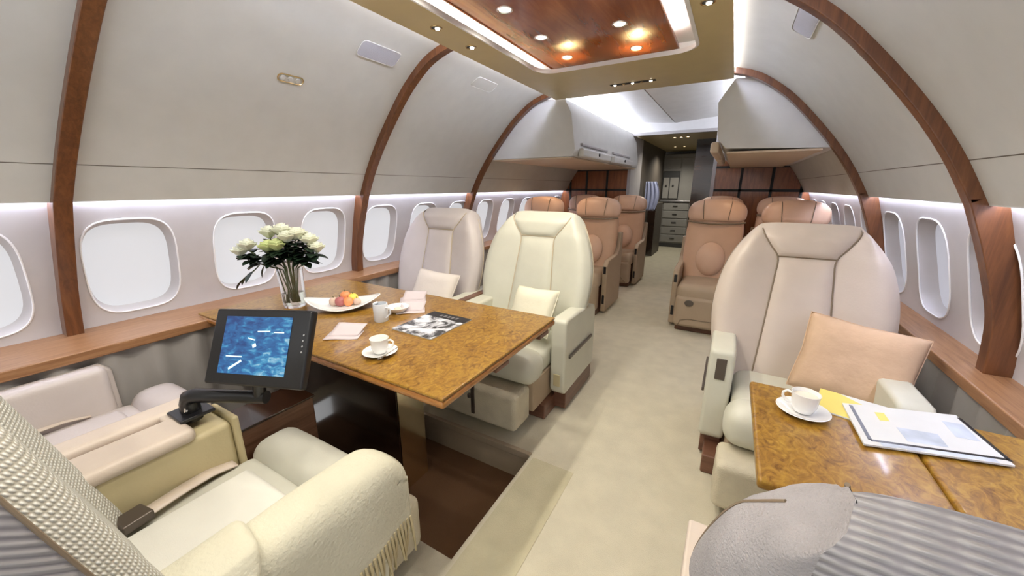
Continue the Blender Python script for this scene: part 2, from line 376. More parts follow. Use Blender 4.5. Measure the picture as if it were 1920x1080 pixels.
for s, nm, yo, pm in ((-1, 'left', 0.0, 'pane'), (1, 'right', -0.13, 'paner')):
    ycs, P, loop = make_side(s, nm, yo, pm)
    for yc in ycs:
        if yc < -0.35: continue
        win_n += 1
        m = MB(); n = len(loop); vs = []; fs = []
        # rolled reveal from the wall face back to the blind
        for t, dx in ((1.0, 0.0), (0.985, 0.006), (0.96, 0.02), (0.93, 0.045), (0.90, 0.07)):
            for a, b in loop:
                p = P(yc + a * 1.0, 0.985 + b); vs.append((p[0] + s * dx, yc + a * t, 0.985 + b * t))
        for r_ in range(4):
            for k in range(n): fs.append((r_ * n + k, r_ * n + (k + 1) % n, (r_ + 1) * n + (k + 1) % n, (r_ + 1) * n + k))
        m.add(vs, fs); w = struct(m.build('window_%d' % win_n, 'side', ang=80))
        m = MB(); vs = []; 
        for a, b in loop:
            p = P(yc, 0.985 + b); vs.append((p[0] + s * 0.068, yc + a * 0.915, 0.985 + b * 0.915))
        pc = P(yc, 0.985); vs.append((pc[0] + s * 0.068, yc, 0.985)); m.add(vs, [(k, (k + 1) % n, n) for k in range(n)])
        m.build('blind', pm, w)
        m = MB(); m.tube([(P(yc, 0.985 + b)[0] - s * 0.001, yc + a * 1.0, 0.985 + b) for a, b in loop], 0.004, 6, closed=True); m.build('window_frame', 'white', w)

tn = [3]
def trim(o): tn[0] += 1; o.name = 'trim_%d' % tn[0]; return struct(o)
for s, nm in ((-1, 'left'), (1, 'right')):
    # curved upper panel, split at the seam
    for lo, hi, ya, yb in ((1.30, 1.4675, Y0, Y1), (1.471, 2.4, Y0, 3.49), (1.471, 2.15, 3.49, Y1)):
        m = MB(); prof = [(z, w) for z, w in PANEL if lo < z < hi]
        prof = [(lo if lo > 1.4 else PANEL[0][0], lerp(PANEL, lo))] + prof
        if hi < 2.3: prof.append((hi, lerp(PANEL, hi)))
        prof2 = prof
        m.grid(lambda u, v: (sgnx(s, prof2[round(v * (len(prof2) - 1))][1]), ya + (yb - ya) * u, prof2[round(v * (len(prof2) - 1))][0]), 14, len(prof2) - 1)
        o = m.build('ceiling', 'panel', ang=60); struct(o)
    m = MB(); m.grid(lambda u, v: (sgnx(s, lerp(PANEL, 1.45 + 0.04 * v) + 0.002), Y0 + (Y1 - Y0) * u, 1.45 + 0.04 * v), 1, 2); trim(m.build('t', 'seam'))
    # lower return lip of the panel and the light strip behind it
    zb, wb = PANEL[0]
    m = MB(); m.prism([(sgnx(s, wb + 0.0), zb - 0.004), (sgnx(s, wb + 0.0), zb + 0.02), (sgnx(s, wb + 0.012), zb + 0.02), (sgnx(s, wb + 0.012), zb - 0.004)], Y0, Y1); trim(m.build('t', 'panel', smooth=False))
    m = MB(); m.tube([(sgnx(s, 1.672), Y0, 1.338), (sgnx(s, 1.672), Y1, 1.338)], 0.007, 8); trim(m.build('t', 'led_s'))
    m = MB(); m.box((min(sgnx(s, 1.63), sgnx(s, 1.72)), Y0, 1.352), (max(sgnx(s, 1.63), sgnx(s, 1.72)), Y1, 1.36)); trim(m.build('t', 'white', smooth=False))
    # ledge
    xf_ = -2.325 if s < 0 else 0.825
    xw = sgnx(s, 1.85)
    spans = ((Y0, 1.76, 0.0), (1.76, Y1, 0.13)) if s < 0 else ((Y0, Y1, 0.0),)
    m = MB()
    for ya, yb, dx in spans:
        xq = xf_ + s * dx; m.box((min(xq, xw), ya, 0.655), (max(xq, xw), yb, 0.70), 0.006)
    trim(m.build('t', 'ledge', wn=True))
    # fluted dado below the ledge
    for ya, yb, dx in spans:
        xd = xf_ + s * (dx + 0.035); nf = int((yb - ya) * 6.5)
        m = MB(); m.grid(lambda u, v: (xd + s * 0.016 * math.cos(2 * PI * u * nf), ya + (yb - ya) * u, 0.66 * v), nf * 8, 1); trim(m.build('t', 'dado', ang=80))
    # outer skin to keep the light in
    m = MB(); m.prism([(sgnx(s, 1.9), -0.05), (sgnx(s, 1.92), -0.05), (sgnx(s, 1.92), 2.45), (sgnx(s, 1.9), 2.45)], Y0, Y1); trim(m.build('t', 'dark', smooth=False))

# wooden arches
RIBW = 0.058
def arch(s, y, hi, lean=False):
    m = MB()
    up = [(z, w) for z, w in RIB_UP if z > 1.31]
    up = [(z, w) for z, w in up if w > hi]
    outer = offs(RIB_UP, 0.055); outer = [(z, w) for z, w in outer][-len([q for q in RIB_UP if q[0] > 1.31]):][:len(up)]
    n = len(up); vs = []; fs = []
    for (z, w), (zo, wo) in zip(up, outer):
        vs += [(sgnx(s, w), y, z), (sgnx(s, w), y + RIBW, z), (sgnx(s, wo), y + RIBW, zo), (sgnx(s, wo), y, zo)]
    for i in range(n - 1):
        for k in range(4): fs.append((i * 4 + k, i * 4 + (k + 1) % 4, i * 4 + 4 + (k + 1) % 4, i * 4 + 4 + k))
    fs += [(0, 1, 2, 3), ((n - 1) * 4, (n - 1) * 4 + 3, (n - 1) * 4 + 2, (n - 1) * 4 + 1)]
    m.add(vs, fs)
    # deeper casing below the light strip
    lo = [(z, w) for z, w in RIB_LO if z >= 0.69]; n = len(lo); vs = []; fs = []
    lo = [(0.695, lerp(RIB_LO, 0.695))] + [q for q in lo if q[0] > 0.70]; n = len(lo)
    for z, w in lo:
        wo = lerp(WALL, z) + 0.01
        vs += [(sgnx(s, w), y, z), (sgnx(s, w), y + RIBW, z), (sgnx(s, wo), y + RIBW, z), (sgnx(s, wo), y, z)]
    for i in range(n - 1):
        for k in range(4): fs.append((i * 4 + k, i * 4 + (k + 1) % 4, i * 4 + 4 + (k + 1) % 4, i * 4 + 4 + k))
    fs += [(0, 1, 2, 3), ((n - 1) * 4, (n - 1) * 4 + 3, (n - 1) * 4 + 2, (n - 1) * 4 + 1)]
    m.add(vs, fs)
    if lean: m.v = [(x, yy + (0.09 * (z - 1.31) if z < 1.31 else 0.17 * (z - 1.31)), z) for x, yy, z in m.v]
    return trim(m.build('t', 'rib', ang=45, bevel=0.004))
arch(-1, 0.425, 0.68, True)
for y in (1.985, 3.43): arch(-1, y, 0.68)
for y in (1.99, 3.40): arch(1, y, 0.74)

# ------------------------------------------------------------------ dropped ceiling with the wooden recess
ZS = 2.15; SX0, SX1, SY0, SY1 = -1.535, -0.11, Y0, 3.47
OX0, OX1, OY0, OY1 = -1.285, -0.285, -0.75, 2.66
def ring(loopA, loopB, za, zb, mb, flip=False):
    n = len(loopA); mb.add([(x, y, za) for x, y in loopA] + [(x, y, zb) for x, y in loopB], [(k, (k + 1) % n, (k + 1) % n + n, k + n) for k in range(n)])
def rrect(x0, x1, y0, y1, r, n=10):
    out = []
    for cx, cy, a0 in ((x1 - r, y1 - r, 0), (x0 + r, y1 - r, 90), (x0 + r, y0 + r, 180), (x1 - r, y0 + r, 270)):
        for k in range(n + 1): a = math.radians(a0 + 90 * k / n); out.append((cx + r * math.cos(a), cy + r * math.sin(a)))
    return out
hole = rrect(OX0, OX1, OY0, OY1, 0.12)
outr = []
for i, (x, y) in enumerate(hole):
    q = i // 11; k = i % 11
    cx, cy = ((SX1, SY1), (SX0, SY1), (SX0, SY0), (SX1, SY0))[q]
    a = [(SX1, y), (x, SY1), (SX0, y), (x, SY0)]
    if k == 5: outr.append((cx, cy))
    elif k < 5: outr.append((cx, y) if q in (0, 2) else (x, cy))
    else: outr.append((x, cy) if q in (0, 2) else (cx, y))
m = MB(); ring(hole, outr, ZS, ZS, m); ring(outr, outr, ZS, ZS + 0.014, m); ring(hole, outr, ZS + 0.014, ZS + 0.014, m); ring(hole, hole, ZS, ZS + 0.014, m)
struct(m.build('ceiling', 'slab', smooth=False))
lipo = rrect(OX0 - 0.012, OX1 + 0.012, OY0 - 0.012, OY1 + 0.012, 0.13); lipi = rrect(OX0 + 0.004, OX1 - 0.004, OY0 + 0.004, OY1 - 0.004, 0.117)
m = MB(); ring(lipo, lipi, ZS - 0.006, ZS - 0.010, m); ring(lipi, lipi, ZS - 0.010, ZS + 0.016, m); ring(lipo, lipo, ZS - 0.006, ZS + 0.001, m); trim(m.build('t', 'white', ang=60))
# cove above the opening
cx0, cx1, cy0, cy1 = OX0 - 0.12, OX1 + 0.09, OY0 - 0.3, OY1 + 0.50
cv = rrect(cx0, cx1, cy0, cy1, 0.10)
m = MB(); ring(cv, cv, ZS + 0.015, ZS + 0.20, m); n = len(cv); m.add([(x, y, ZS + 0.20) for x, y in cv], [tuple(range(n))]); trim(m.build('t', 'white', smooth=False))
wx0, wx1, wy0, wy1 = -1.315, -0.43, -0.9, 3.0
wl = rrect(wx0, wx1, wy0, wy1, 0.10)
m = MB(); m.prismz(wl, 2.24, 2.262); struct(m.build('ceiling', 'mahog', smooth=False))
m = MB(); m.tube([(x, y, 2.24) for x, y in wl], 0.006, 6, closed=True); trim(m.build('t', 'mahog'))
for (a, b) in (((-1.265, -0.7), (-1.265, 2.85)), ((-0.48, -0.7), (-0.48, 2.85))):
    m = MB(); m.tube([(a[0], a[1], 2.30), (b[0], b[1], 2.30)], 0.008, 8); trim(m.build('t', 'led_t'))
# cold strips along the slab edges, shining onto the curved panels
for x in (SX0 + 0.03, SX1 - 0.03):
    m = MB(); m.tube([(x, Y0, ZS + 0.058), (x, 3.40, ZS + 0.058)], 0.009, 8); trim(m.build('t', 'led'))
m = MB(); m.box((-1.9, Y0, 2.42), (0.25, Y1, 2.44)); trim(m.build('t', 'panel', smooth=False))
m = MB(); m.box((-1.6, 3.47, 2.20), (-0.05, 3.49, 2.42)); trim(m.build('t', 'white', smooth=False))

DL = 0
for i, (x, y) in enumerate(SPOTS):
    vis = i < 5
    lab = {0: 'round recessed lamp in left row of the wooden ceiling, nearest in view', 1: 'round recessed lamp in left row of the wooden ceiling, middle of three', 2: 'round recessed lamp in left row of the wooden ceiling, farthest',
           3: 'round recessed lamp in right row of the wooden ceiling, nearer one', 4: 'round recessed lamp in right row of the wooden ceiling, farther one'}.get(i, 'added recessed ceiling lamp above the camera, outside the view')
    t = thing('recessed_downlight', lab, 'ceiling light', (x, y, 2.24), 0, 'recessed lamps in the wooden ceiling')
    m = MB(); m.lathe([(0.030, -0.001), (0.038, -0.005), (0.041, -0.004), (0.042, 0.001)], n=28, cap=False); m.build('lamp_ring', 'chrome', t)
    m = MB(); m.lathe([(0.0305, -0.002), (0.0305, 0.0), (0.0001, 0.0)], n=28, cap=False); m.build('lamp_lens', 'lens', t)

def slab_spot(x, y, lab):
    t = thing('spotlight', lab, 'spotlight', (x, y, ZS), 0.5, 'small black spotlights in the tan ceiling')
    m = MB(); m.lathe([(0.024, -0.001), (0.030, -0.004), (0.032, 0.0)], n=24, cap=False); m.build('lamp_ring', 'brass', t)
    m = MB(); m.lathe([(0.024, -0.0015), (0.0001, -0.0015)], n=24, cap=False); m.build('lamp_cup', 'dark', t)
    m = MB(); m.lathe([(0.0001, -0.012), (0.011, -0.008), (0.013, -0.002)], (0.006, 0.002, 0), n=16, cap=False); m.build('lamp_lens', 'lens', t)
slab_spot(-1.405, 1.675, 'black spotlight in tan ceiling border, left side, nearer the camera')
slab_spot(-1.412, 1.98, 'black spotlight in tan ceiling border, left side, beside second arch')
slab_spot(-0.205, 2.05, 'black spotlight in tan ceiling border, right side of wooden recess')
slab_spot(-1.405, 1.22, 'spotlight in tan ceiling border at top edge of view')
t = thing('air_vent', 'black slotted air outlet strip in tan ceiling beyond wooden recess', 'air vent', (-0.785, 3.215, ZS), 0.0)
m = MB(); m.box((-0.17, -0.022, -0.003), (0.17, 0.022, 0.0)); m.build('vent_plate', 'dark', t, smooth=False)
for k in range(5):
    xx = -0.135 + 0.0675 * k
    m = MB(); m.lathe([(0.0001, -0.010), (0.008, -0.009), (0.012, -0.003)], (xx, 0, 0), 14, cap=False); m.build('vent_nozzle', 'lens' if k in (0, 2, 4) else 'brass', t)  # alternate nozzles glow with the lens material though they are no lamps

# details let into the curved panels
def panel_frame(s, y, z):
    w = lerp(PANEL, z); dz = 0.02; w2 = lerp(PANEL, z + dz); w1 = lerp(PANEL, z - dz)
    tz = Vector((s * (w2 - w1), 0, 2 * dz)).normalized(); ty = Vector((0, 1, 0)); nn = ty.cross(tz)
    if nn.x * s > 0: nn = -nn
    mt = Matrix((ty, tz, nn)).transposed().to_4x4(); mt.translation = Vector((sgnx(s, w), y, z)); return mt
def speaker(s, y, z, lab, gm='grille'):
    t = thing('speaker_grille', lab, 'speaker', (0, 0, 0), 0, 'speaker grilles in the curved panels'); mt = panel_frame(s, y, z)
    m = MB(); m.prismz(rrect(-0.135, 0.135, -0.048, 0.048, 0.025, 6), -0.008, 0.004); t.matrix_world = mt; m.build('grille', gm, t, bevel=0.003)
    m = MB(); m.tube([(x, y_, 0.003) for x, y_ in rrect(-0.137, 0.137, -0.05, 0.05, 0.027, 6)], 0.0025, 6, closed=True); m.build('grille_frame', 'panel', t)
speaker(-1, 1.70, 2.108, 'pale rounded speaker grille in left curved panel before the second arch')
speaker(-1, 2.68, 2.145, 'faint pale grille in left curved panel between second and third arch', 'panel')
speaker(1, 2.28, 2.075, 'pale grille in right curved panel between the two arches')
t = thing('reading_light', 'small oval double reading light in the left cream panel', 'reading light'); t.matrix_world = panel_frame(-1, 1.29, 1.918)
m = MB(); m.tube([(x, y_, 0.002) for x, y_ in rrect(-0.066, 0.066, -0.020, 0.020, 0.0199, 8)], 0.003, 6, closed=True); m.build('lamp_ring', 'brass', t)
for k in (-0.04, 0.0, 0.04):
    m = MB(); m.lathe([(0.015, 0.001), (0.012, 0.004), (0.0001, 0.004)], (k, 0, 0), 16, cap=False); m.build('lamp_lens', 'panel', t)

# ------------------------------------------------------------------ forward zone: ceiling, bins, partition, corridor, galley
m = MB()
for x0, x1, z0, z1 in ((-1.62, -0.866, 2.335, 2.265), (-0.854, -0.02, 2.265, 2.335)):
    m.add([(x0, 3.49, z0), (x1, 3.49, z1), (x1, Y1, z1), (x0, Y1, z0), (x0, 3.49, z0 + 0.02), (x1, 3.49, z1 + 0.02), (x1, Y1, z1 + 0.02), (x0, Y1, z0 + 0.02)],
          [(0, 1, 2, 3), (7, 6, 5, 4), (0, 4, 5, 1), (1, 5, 6, 2), (2, 6, 7, 3), (3, 7, 4, 0)])
struct(m.build('ceiling', 'white', smooth=False))
for x in (-1.63, 0.0):
    m = MB(); m.box((x, 3.49, 2.165), (x + 0.012, Y1, 2.36)); trim(m.build('t', 'white', smooth=False))
m = MB(); m.box((-0.875, 3.49, 2.272), (-0.845, Y1, 2.29)); trim(m.build('t', 'seam', smooth=False))
for x, r in ((-1.54, 0.010), (-0.05, 0.0045)):
    m = MB(); m.tube([(x, 3.6, 2.20), (x, 6.1, 2.20)], r, 8); trim(m.build('t', 'led_z'))
def bin_poly(s, inner):
    pts = list(inner); zs = [1.66 + 0.5 * k / 10 for k in range(11)]
    return pts + [(sgnx(s, lerp(PANEL, z) - 0.004), z) for z in zs]
def curve_pts(z0, z1, s): return [(sgnx(s, lerp(PANEL, z0 + (z1 - z0) * k / 10) - 0.004), z0 + (z1 - z0) * k / 10) for k in range(11)]
BL = thing('overhead_bin', 'white overhead stowage bin above the left forward seats', 'overhead bin', (-1.8, 4.8, 1.65), 0, 'overhead bins')
BR = thing('overhead_bin', 'white overhead stowage bin above the right forward seats', 'overhead bin', (0.15, 4.8, 1.65), 0, 'overhead bins')
def rel(mb, t): return mb.xf(Matrix.Translation(-t.location))
m = MB(); m.prism([(-1.46, 2.165), (-1.385, 2.03), (-1.335, 1.72), (-1.36, 1.655)] + curve_pts(1.65, 2.165, -1), 3.49, Y1 - 0.003); rel(m, BL).build('bin_body', 'bin', BL, ang=35, bevel=0.006)
m = MB(); m.prism([(-0.10, 2.155), (-0.195, 2.0), (-0.165, 1.74), (-0.10, 1.665)] + curve_pts(1.64, 2.155, 1), 3.49, Y1 - 0.003); rel(m, BR).build('bin_body', 'bin', BR, ang=35, bevel=0.006)
m = MB(); m.box((-2.23, 3.50, 1.640), (-1.37, Y1 - 0.01, 1.652)); rel(m, BL).build('bin_underside', 'tan', BL, smooth=False)
m = MB(); m.box((-0.09, 3.50, 1.628), (0.50, Y1 - 0.01, 1.642)); rel(m, BR).build('bin_underside', 'tan', BR, smooth=False)
for k, (ya, yb) in enumerate(((3.60, 4.55), (4.70, 5.65))):
    m = MB(); m.box((-1.345, ya, 1.655), (-1.285, yb, 1.735), 0.02, 3); u = rel(m, BL).build('service_unit', 'bin', BL, wn=True)
    m = MB(); m.box((-1.40, ya + 0.05, 1.76), (-1.318, yb - 0.05, 1.785), 0.008); rel(m, BL).build('bin_handle', 'jamb', u, wn=True)
    m = MB(); m.lathe([(0.016, 0), (0.016, 0.012), (0.0001, 0.012)], n=14); m.xf(Matrix.Translation((-1.288, (ya + yb) / 2, 1.70)) @ Matrix.Rotation(PI / 2, 4, 'Y')); rel(m, BL).build('air_nozzle', 'black', u)
    m = MB(); m.box((-0.215, ya, 1.64), (-0.15, yb, 1.73), 0.02, 3); rel(m, BR).build('service_unit', 'tan', BR, wn=True)
for x, y in ((-1.6, 4.0), (-2.0, 4.3), (-1.6, 5.2), (0.1, 4.0), (0.1, 5.2)):
    lamp('bin_reading_lamp', (x, y, 1.615), 5.0, (1.0, 0.70, 0.45), 0.03, 150)

def partition(x0, x1, name, cols):
    m = MB(); m.box((x0, Y1, 0), (x1, Y1 + 0.05, 2.134)); w = struct(m.build(name, 'pwood', smooth=False))
    for x in cols:
        B('panel_groove', 'dark', (x - 0.016, Y1 - 0.012, 0.1), (x + 0.016, Y1 + 0.001, 1.66), 0, w)
    for z in (0.6, 1.33, 1.64):
        B('panel_groove', 'dark', (x0 + 0.01, Y1 - 0.012, z - 0.016), (x1 - 0.01, Y1 + 0.001, z + 0.016), 0, w)
    return w
partition(-2.75, -1.45, 'wall_front', (-2.42, -2.14, -1.80))
partition(-0.29, 1.0, 'wall_front', (0.06, 0.42, 0.75))
m = MB(); m.box((-2.2, Y1, 2.135), (0.5, Y1 + 0.05, 2.45)); struct(m.build('wall_front', 'white', smooth=False))
D = MB(); D.box((-1.48, Y1 - 0.02, 0), (-1.435, Y1 + 0.75, 2.135)); D.box((-0.305, Y1 - 0.02, 0), (-0.26, Y1 + 0.06, 2.135)); D.box((-1.48, Y1 - 0.02, 2.12), (-0.26, Y1 + 0.06, 2.16))
struct(D.build('door_1', 'jamb', smooth=False))
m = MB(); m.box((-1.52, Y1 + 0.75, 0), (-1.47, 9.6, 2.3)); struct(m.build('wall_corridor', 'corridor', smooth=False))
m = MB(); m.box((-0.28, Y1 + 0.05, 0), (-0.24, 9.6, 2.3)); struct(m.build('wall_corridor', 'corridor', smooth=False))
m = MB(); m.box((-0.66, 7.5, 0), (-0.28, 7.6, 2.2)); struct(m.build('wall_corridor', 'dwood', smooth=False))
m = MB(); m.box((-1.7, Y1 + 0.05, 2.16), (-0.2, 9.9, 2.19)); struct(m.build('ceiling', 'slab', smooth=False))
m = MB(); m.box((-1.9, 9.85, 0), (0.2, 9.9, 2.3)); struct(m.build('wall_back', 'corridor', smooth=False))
for i, (x, y) in enumerate(((-0.96, 7.0), (-0.86, 7.0), (-0.76, 7.0), (-1.15, 8.6), (-0.98, 8.6))):
    t = thing('recessed_downlight', ['small corridor ceiling lamp, left of the near three', 'small corridor ceiling lamp, middle of the near three', 'small corridor ceiling lamp, right of the near three', 'small corridor ceiling lamp before the galley, left of two', 'small corridor ceiling lamp before the galley, right of two'][i], 'ceiling light', (x, y, 2.16), 0, 'corridor ceiling lamps')
    m = MB(); m.lathe([(0.024, 0), (0.024, -0.006), (0.03, -0.006), (0.03, 0)], n=16, cap=False); m.build('lamp_ring', 'brass', t)
    m = MB(); m.lathe([(0.023, -0.003), (0.0001, -0.003)], n=16, cap=False); m.build('lamp_lens', 'lens', t)
lamp('corridor_lamp', (-0.9, 7.0, 2.11), 30, WARM, 0.04, 150); lamp('corridor_lamp', (-1.05, 8.6, 2.11), 45, WARM, 0.04, 150)

G = thing('galley_cabinet', 'grey galley cabinet wall with drawers at the end of corridor', 'cabinet', (-1.13, 9.5, 0))
B('cabinet_body', 'galley', (-0.62, 0, 0), (0.42, 0.34, 2.08), 0.01, G)
B('oven_frame', 'galleydk', (-0.33, -0.03, 1.10), (0.03, 0.0, 1.72), 0.01, G)
for k, (a, b) in enumerate(((-0.31, -0.18), (-0.165, 0.015))):
    o = B('oven_door', 'galley', (a, -0.05, 1.12), (b, -0.03, 1.58), 0.008, G)
    MB().box((a + 0.05, -0.07, 1.38), (a + 0.09, -0.05, 1.42), 0.004).build('latch', 'galleydk', o, wn=True)
B('cupboard_door', 'galley', (0.05, -0.02, 1.08), (0.40, 0.0, 2.0), 0.008, G); B('cupboard_door', 'galley', (-0.58, -0.02, 1.78), (0.03, 0.0, 2.0), 0.008, G)
for k in range(5):
    z = 0.12 + 0.185 * k
    o = B('drawer', 'galley', (-0.26, -0.02, z), (0.28, 0.0, z + 0.165), 0.008, G)
    MB().box((-0.05, -0.04, z + 0.08), (0.05, -0.02, z + 0.10), 0.004).build('drawer_handle', 'galleydk', o, wn=True)
B('counter_edge', 'steel', (-0.63, -0.05, 1.045), (0.43, 0.0, 1.075), 0.005, G)
B('kick_panel', 'galleydk', (-0.62, -0.012, 0.0), (0.42, 0.0, 0.09), 0, G)
t = thing('wardrobe', 'dark narrow wardrobe on the left side of the corridor', 'wardrobe', (-1.40, 8.3, 0))
B('body', 'corridor', (-0.065, -0.3, 0), (0.10, 0.5, 1.06), 0.008, t); B('door', 'dwood', (-0.05, -0.31, 0.05), (0.09, -0.30, 1.02), 0.002, t)
m = MB(); m.grid(lambda u, v: (-1.43 + 0.25 * u * (0.55 + 0.45 * math.sin(PI * (0.15 + 0.7 * v))) , 7.42 + 0.012 * math.sin(7 * PI * u), 0.95 + 0.52 * v), 40, 14); o = m.build('curtain', 'curtain', solid=0.006)
tag(o, 'pale blue gathered curtain hanging by the left side of corridor', 'curtain')

# ------------------------------------------------------------------ club seats (local: sits facing -Y, x right, origin on the floor under the back)
XO = smooth_tab([(0.40, 0.335), (0.50, 0.352), (0.62, 0.374), (0.75, 0.385), (0.88, 0.374), (1.00, 0.343), (1.09, 0.30), (1.15, 0.262), (1.185, 0.238), (1.20, 0.225)])
XI = smooth_tab([(0.40, 0.158), (0.60, 0.143), (0.80, 0.13), (0.95, 0.12), (1.04, 0.119), (1.10, 0.158), (1.15, 0.190), (1.185, 0.205), (1.20, 0.209)])
ZB, ZT, ZH, TH = 0.40, 1.20, 1.045, 0.15
def back_y(z): return 0.27 * (z - 0.45)
def top_round(z):           # how far the front (and rear) curl in near the top edge
    t = max(0.0, (z - 1.135) / (ZT - 1.135)); return TH * 0.5 * (1 - math.sqrt(max(0.0, 1 - t * t)))
def wing(f): return -0.055 * f * f
def pf(x, z, b0, b1, xi):
    """front surface of the centre strip, puffed between the seams"""
    a = max(-1, min(1, x / xi)); b = 2 * (z - b0) / (b1 - b0) - 1
    return back_y(z) + top_round(z) - 0.022 * (1 - a ** 6) * (1 - abs(b) ** 7) + 0.006
def XR(z): return min(0.245, lerp(XO, z) * 0.93)
def bolster_pt(s, z, t):
    """t 0 front seam .. 1 rear seam"""
    xo = lerp(XO, z); xi = lerp(XI, z) if t < 0.5 else XR(z); a = xo - xi; th = PI * t
    c = math.sin(th) ** 0.62; sn = -math.copysign(abs(math.cos(th)) ** 0.75, math.cos(th))
    tr = top_round(z); y = back_y(z) + TH / 2 + (TH / 2 - tr) * sn
    f = c * min(1, (xo - lerp(XI, z)) / 0.2)
    puff = 0.020 * math.sin(PI * min(1, t * 2.6)) * (1 if t < 0.385 else 0) * min(1, a / 0.1)
    drop = DROP * max(0, (z - 1.0) / 0.2) ** 2 * c
    return (s * (xi + a * c), y + wing(f) * (0.35 + 0.65 * (1 - t)) - puff + (0.008 if t < 0.02 else 0), z - drop)
DROP = 0.02
def crown(u, v, k=0.010): return k * (1 - (2 * u - 1) ** 6) * max(0, (v - 0.7) / 0.3) ** 2
def build_back(t, front, headm, bolm, rearm, rearbol, pipe, bw=1.0, dz=0.0, SPL=0.56, drop=0.02, ck=0.010):
    global DROP
    DROP = drop
    X = Matrix.Translation((0, 0, dz)) @ Matrix.Diagonal((bw, 1, 1, 1)); nz = 44
    for s in (-1, 1):
        MB().grid(lambda u, v: bolster_pt(s, ZB + (ZT - ZB) * v, SPL * u), 22, nz).xf(X).build('side_bolster', bolm, t, ang=70)
        cap = [bolster_pt(s, ZT, k / 20) for k in range(21)]
        MB().grid(lambda u, v: bolster_pt(s, ZB + (ZT - ZB) * v, SPL + (1 - SPL) * u), 14, nz).add(cap, [tuple(range(21))]).xf(X).build('rear_bolster', rearbol, t, ang=70)
        pts = [(s * lerp(XI, z), pf(lerp(XI, z), z, ZB, ZT, lerp(XI, z)) - 0.002, z) for z in [ZB + (ZT - 0.02 - ZB) * k / 40 for k in range(41)]]
        MB().tube(pts, 0.0035, 6).xf(X).build('seam_piping', pipe, t)
        pts = [bolster_pt(s, ZB + (ZT - ZB) * k / 40, SPL) for k in range(38)]; pts = [(x + s * 0.001, y + 0.001, z) for x, y, z in pts]
        MB().tube(pts, 0.003, 6).xf(X).build('edge_piping', pipe, t)
    def strip(fn, b0, b1, nm, m_, nv):
        MB().grid(lambda u, v: fn(u, v, b0 + (b1 - b0) * v), 20, nv).xf(X).build(nm, m_, t, ang=70)
    strip(lambda u, v, z: ((2 * u - 1) * lerp(XI, z), pf((2 * u - 1) * lerp(XI, z), z, ZB, ZH, lerp(XI, z)), z), ZB, ZH, 'back_panel', front, 30)
    def hd(u, v, z):
        x = (2 * u - 1) * lerp(XI, z); y = pf(x, z, ZH, ZT + 0.03, lerp(XI, z)); k = v ** 8; return (x, y * (1 - k) + (back_y(z) + TH / 2) * k, z + crown(u, v, ck))
    strip(hd, ZH, ZT, 'headrest', headm, 18)
    strip(lambda u, v, z: ((2 * u - 1) * XR(z), back_y(z) + TH - top_round(z) + 0.032 * (1 - (2 * u - 1) ** 8) * (1 - v ** 10), z + crown(u, v, ck)), ZB, ZT, 'rear_panel', rearm, 44)
    z = ZH; pts = [(lerp(XI, z) * (2 * k / 20 - 1), pf(0, z, ZB, ZH, 1) - 0.002, z) for k in range(21)]
    MB().tube(pts, 0.0035, 6).xf(X).build('seam_piping', pipe, t)
def pad(mb, lo, hi, rxy, puff=0.02, ez=4):
    """soft cushion: rounded box whose top swells"""
    b = bmesh.new(); bmesh.ops.create_cube(b, size=1); d = [hi[i] - lo[i] for i in range(3)]
    for v in b.verts: v.co = Vector([v.co[i] * d[i] for i in range(3)])
    bmesh.ops.bevel(b, geom=b.edges[:], offset=min(rxy, min(d) * 0.48), segments=5, profile=0.5, affect='EDGES')
    bmesh.ops.subdivide_edges(b, edges=[e for e in b.edges if e.calc_length() > 0.12], cuts=6, use_grid_fill=True)
    for v in b.verts:
        q = (1 - abs(2 * v.co.x / d[0]) ** ez) * (1 - abs(2 * v.co.y / d[1]) ** ez)
        if v.co.z > d[2] * 0.2: v.co.z += puff * max(q, 0)
        v.co += Vector([(lo[i] + hi[i]) / 2 for i in range(3)])
    return mb.bm(b)
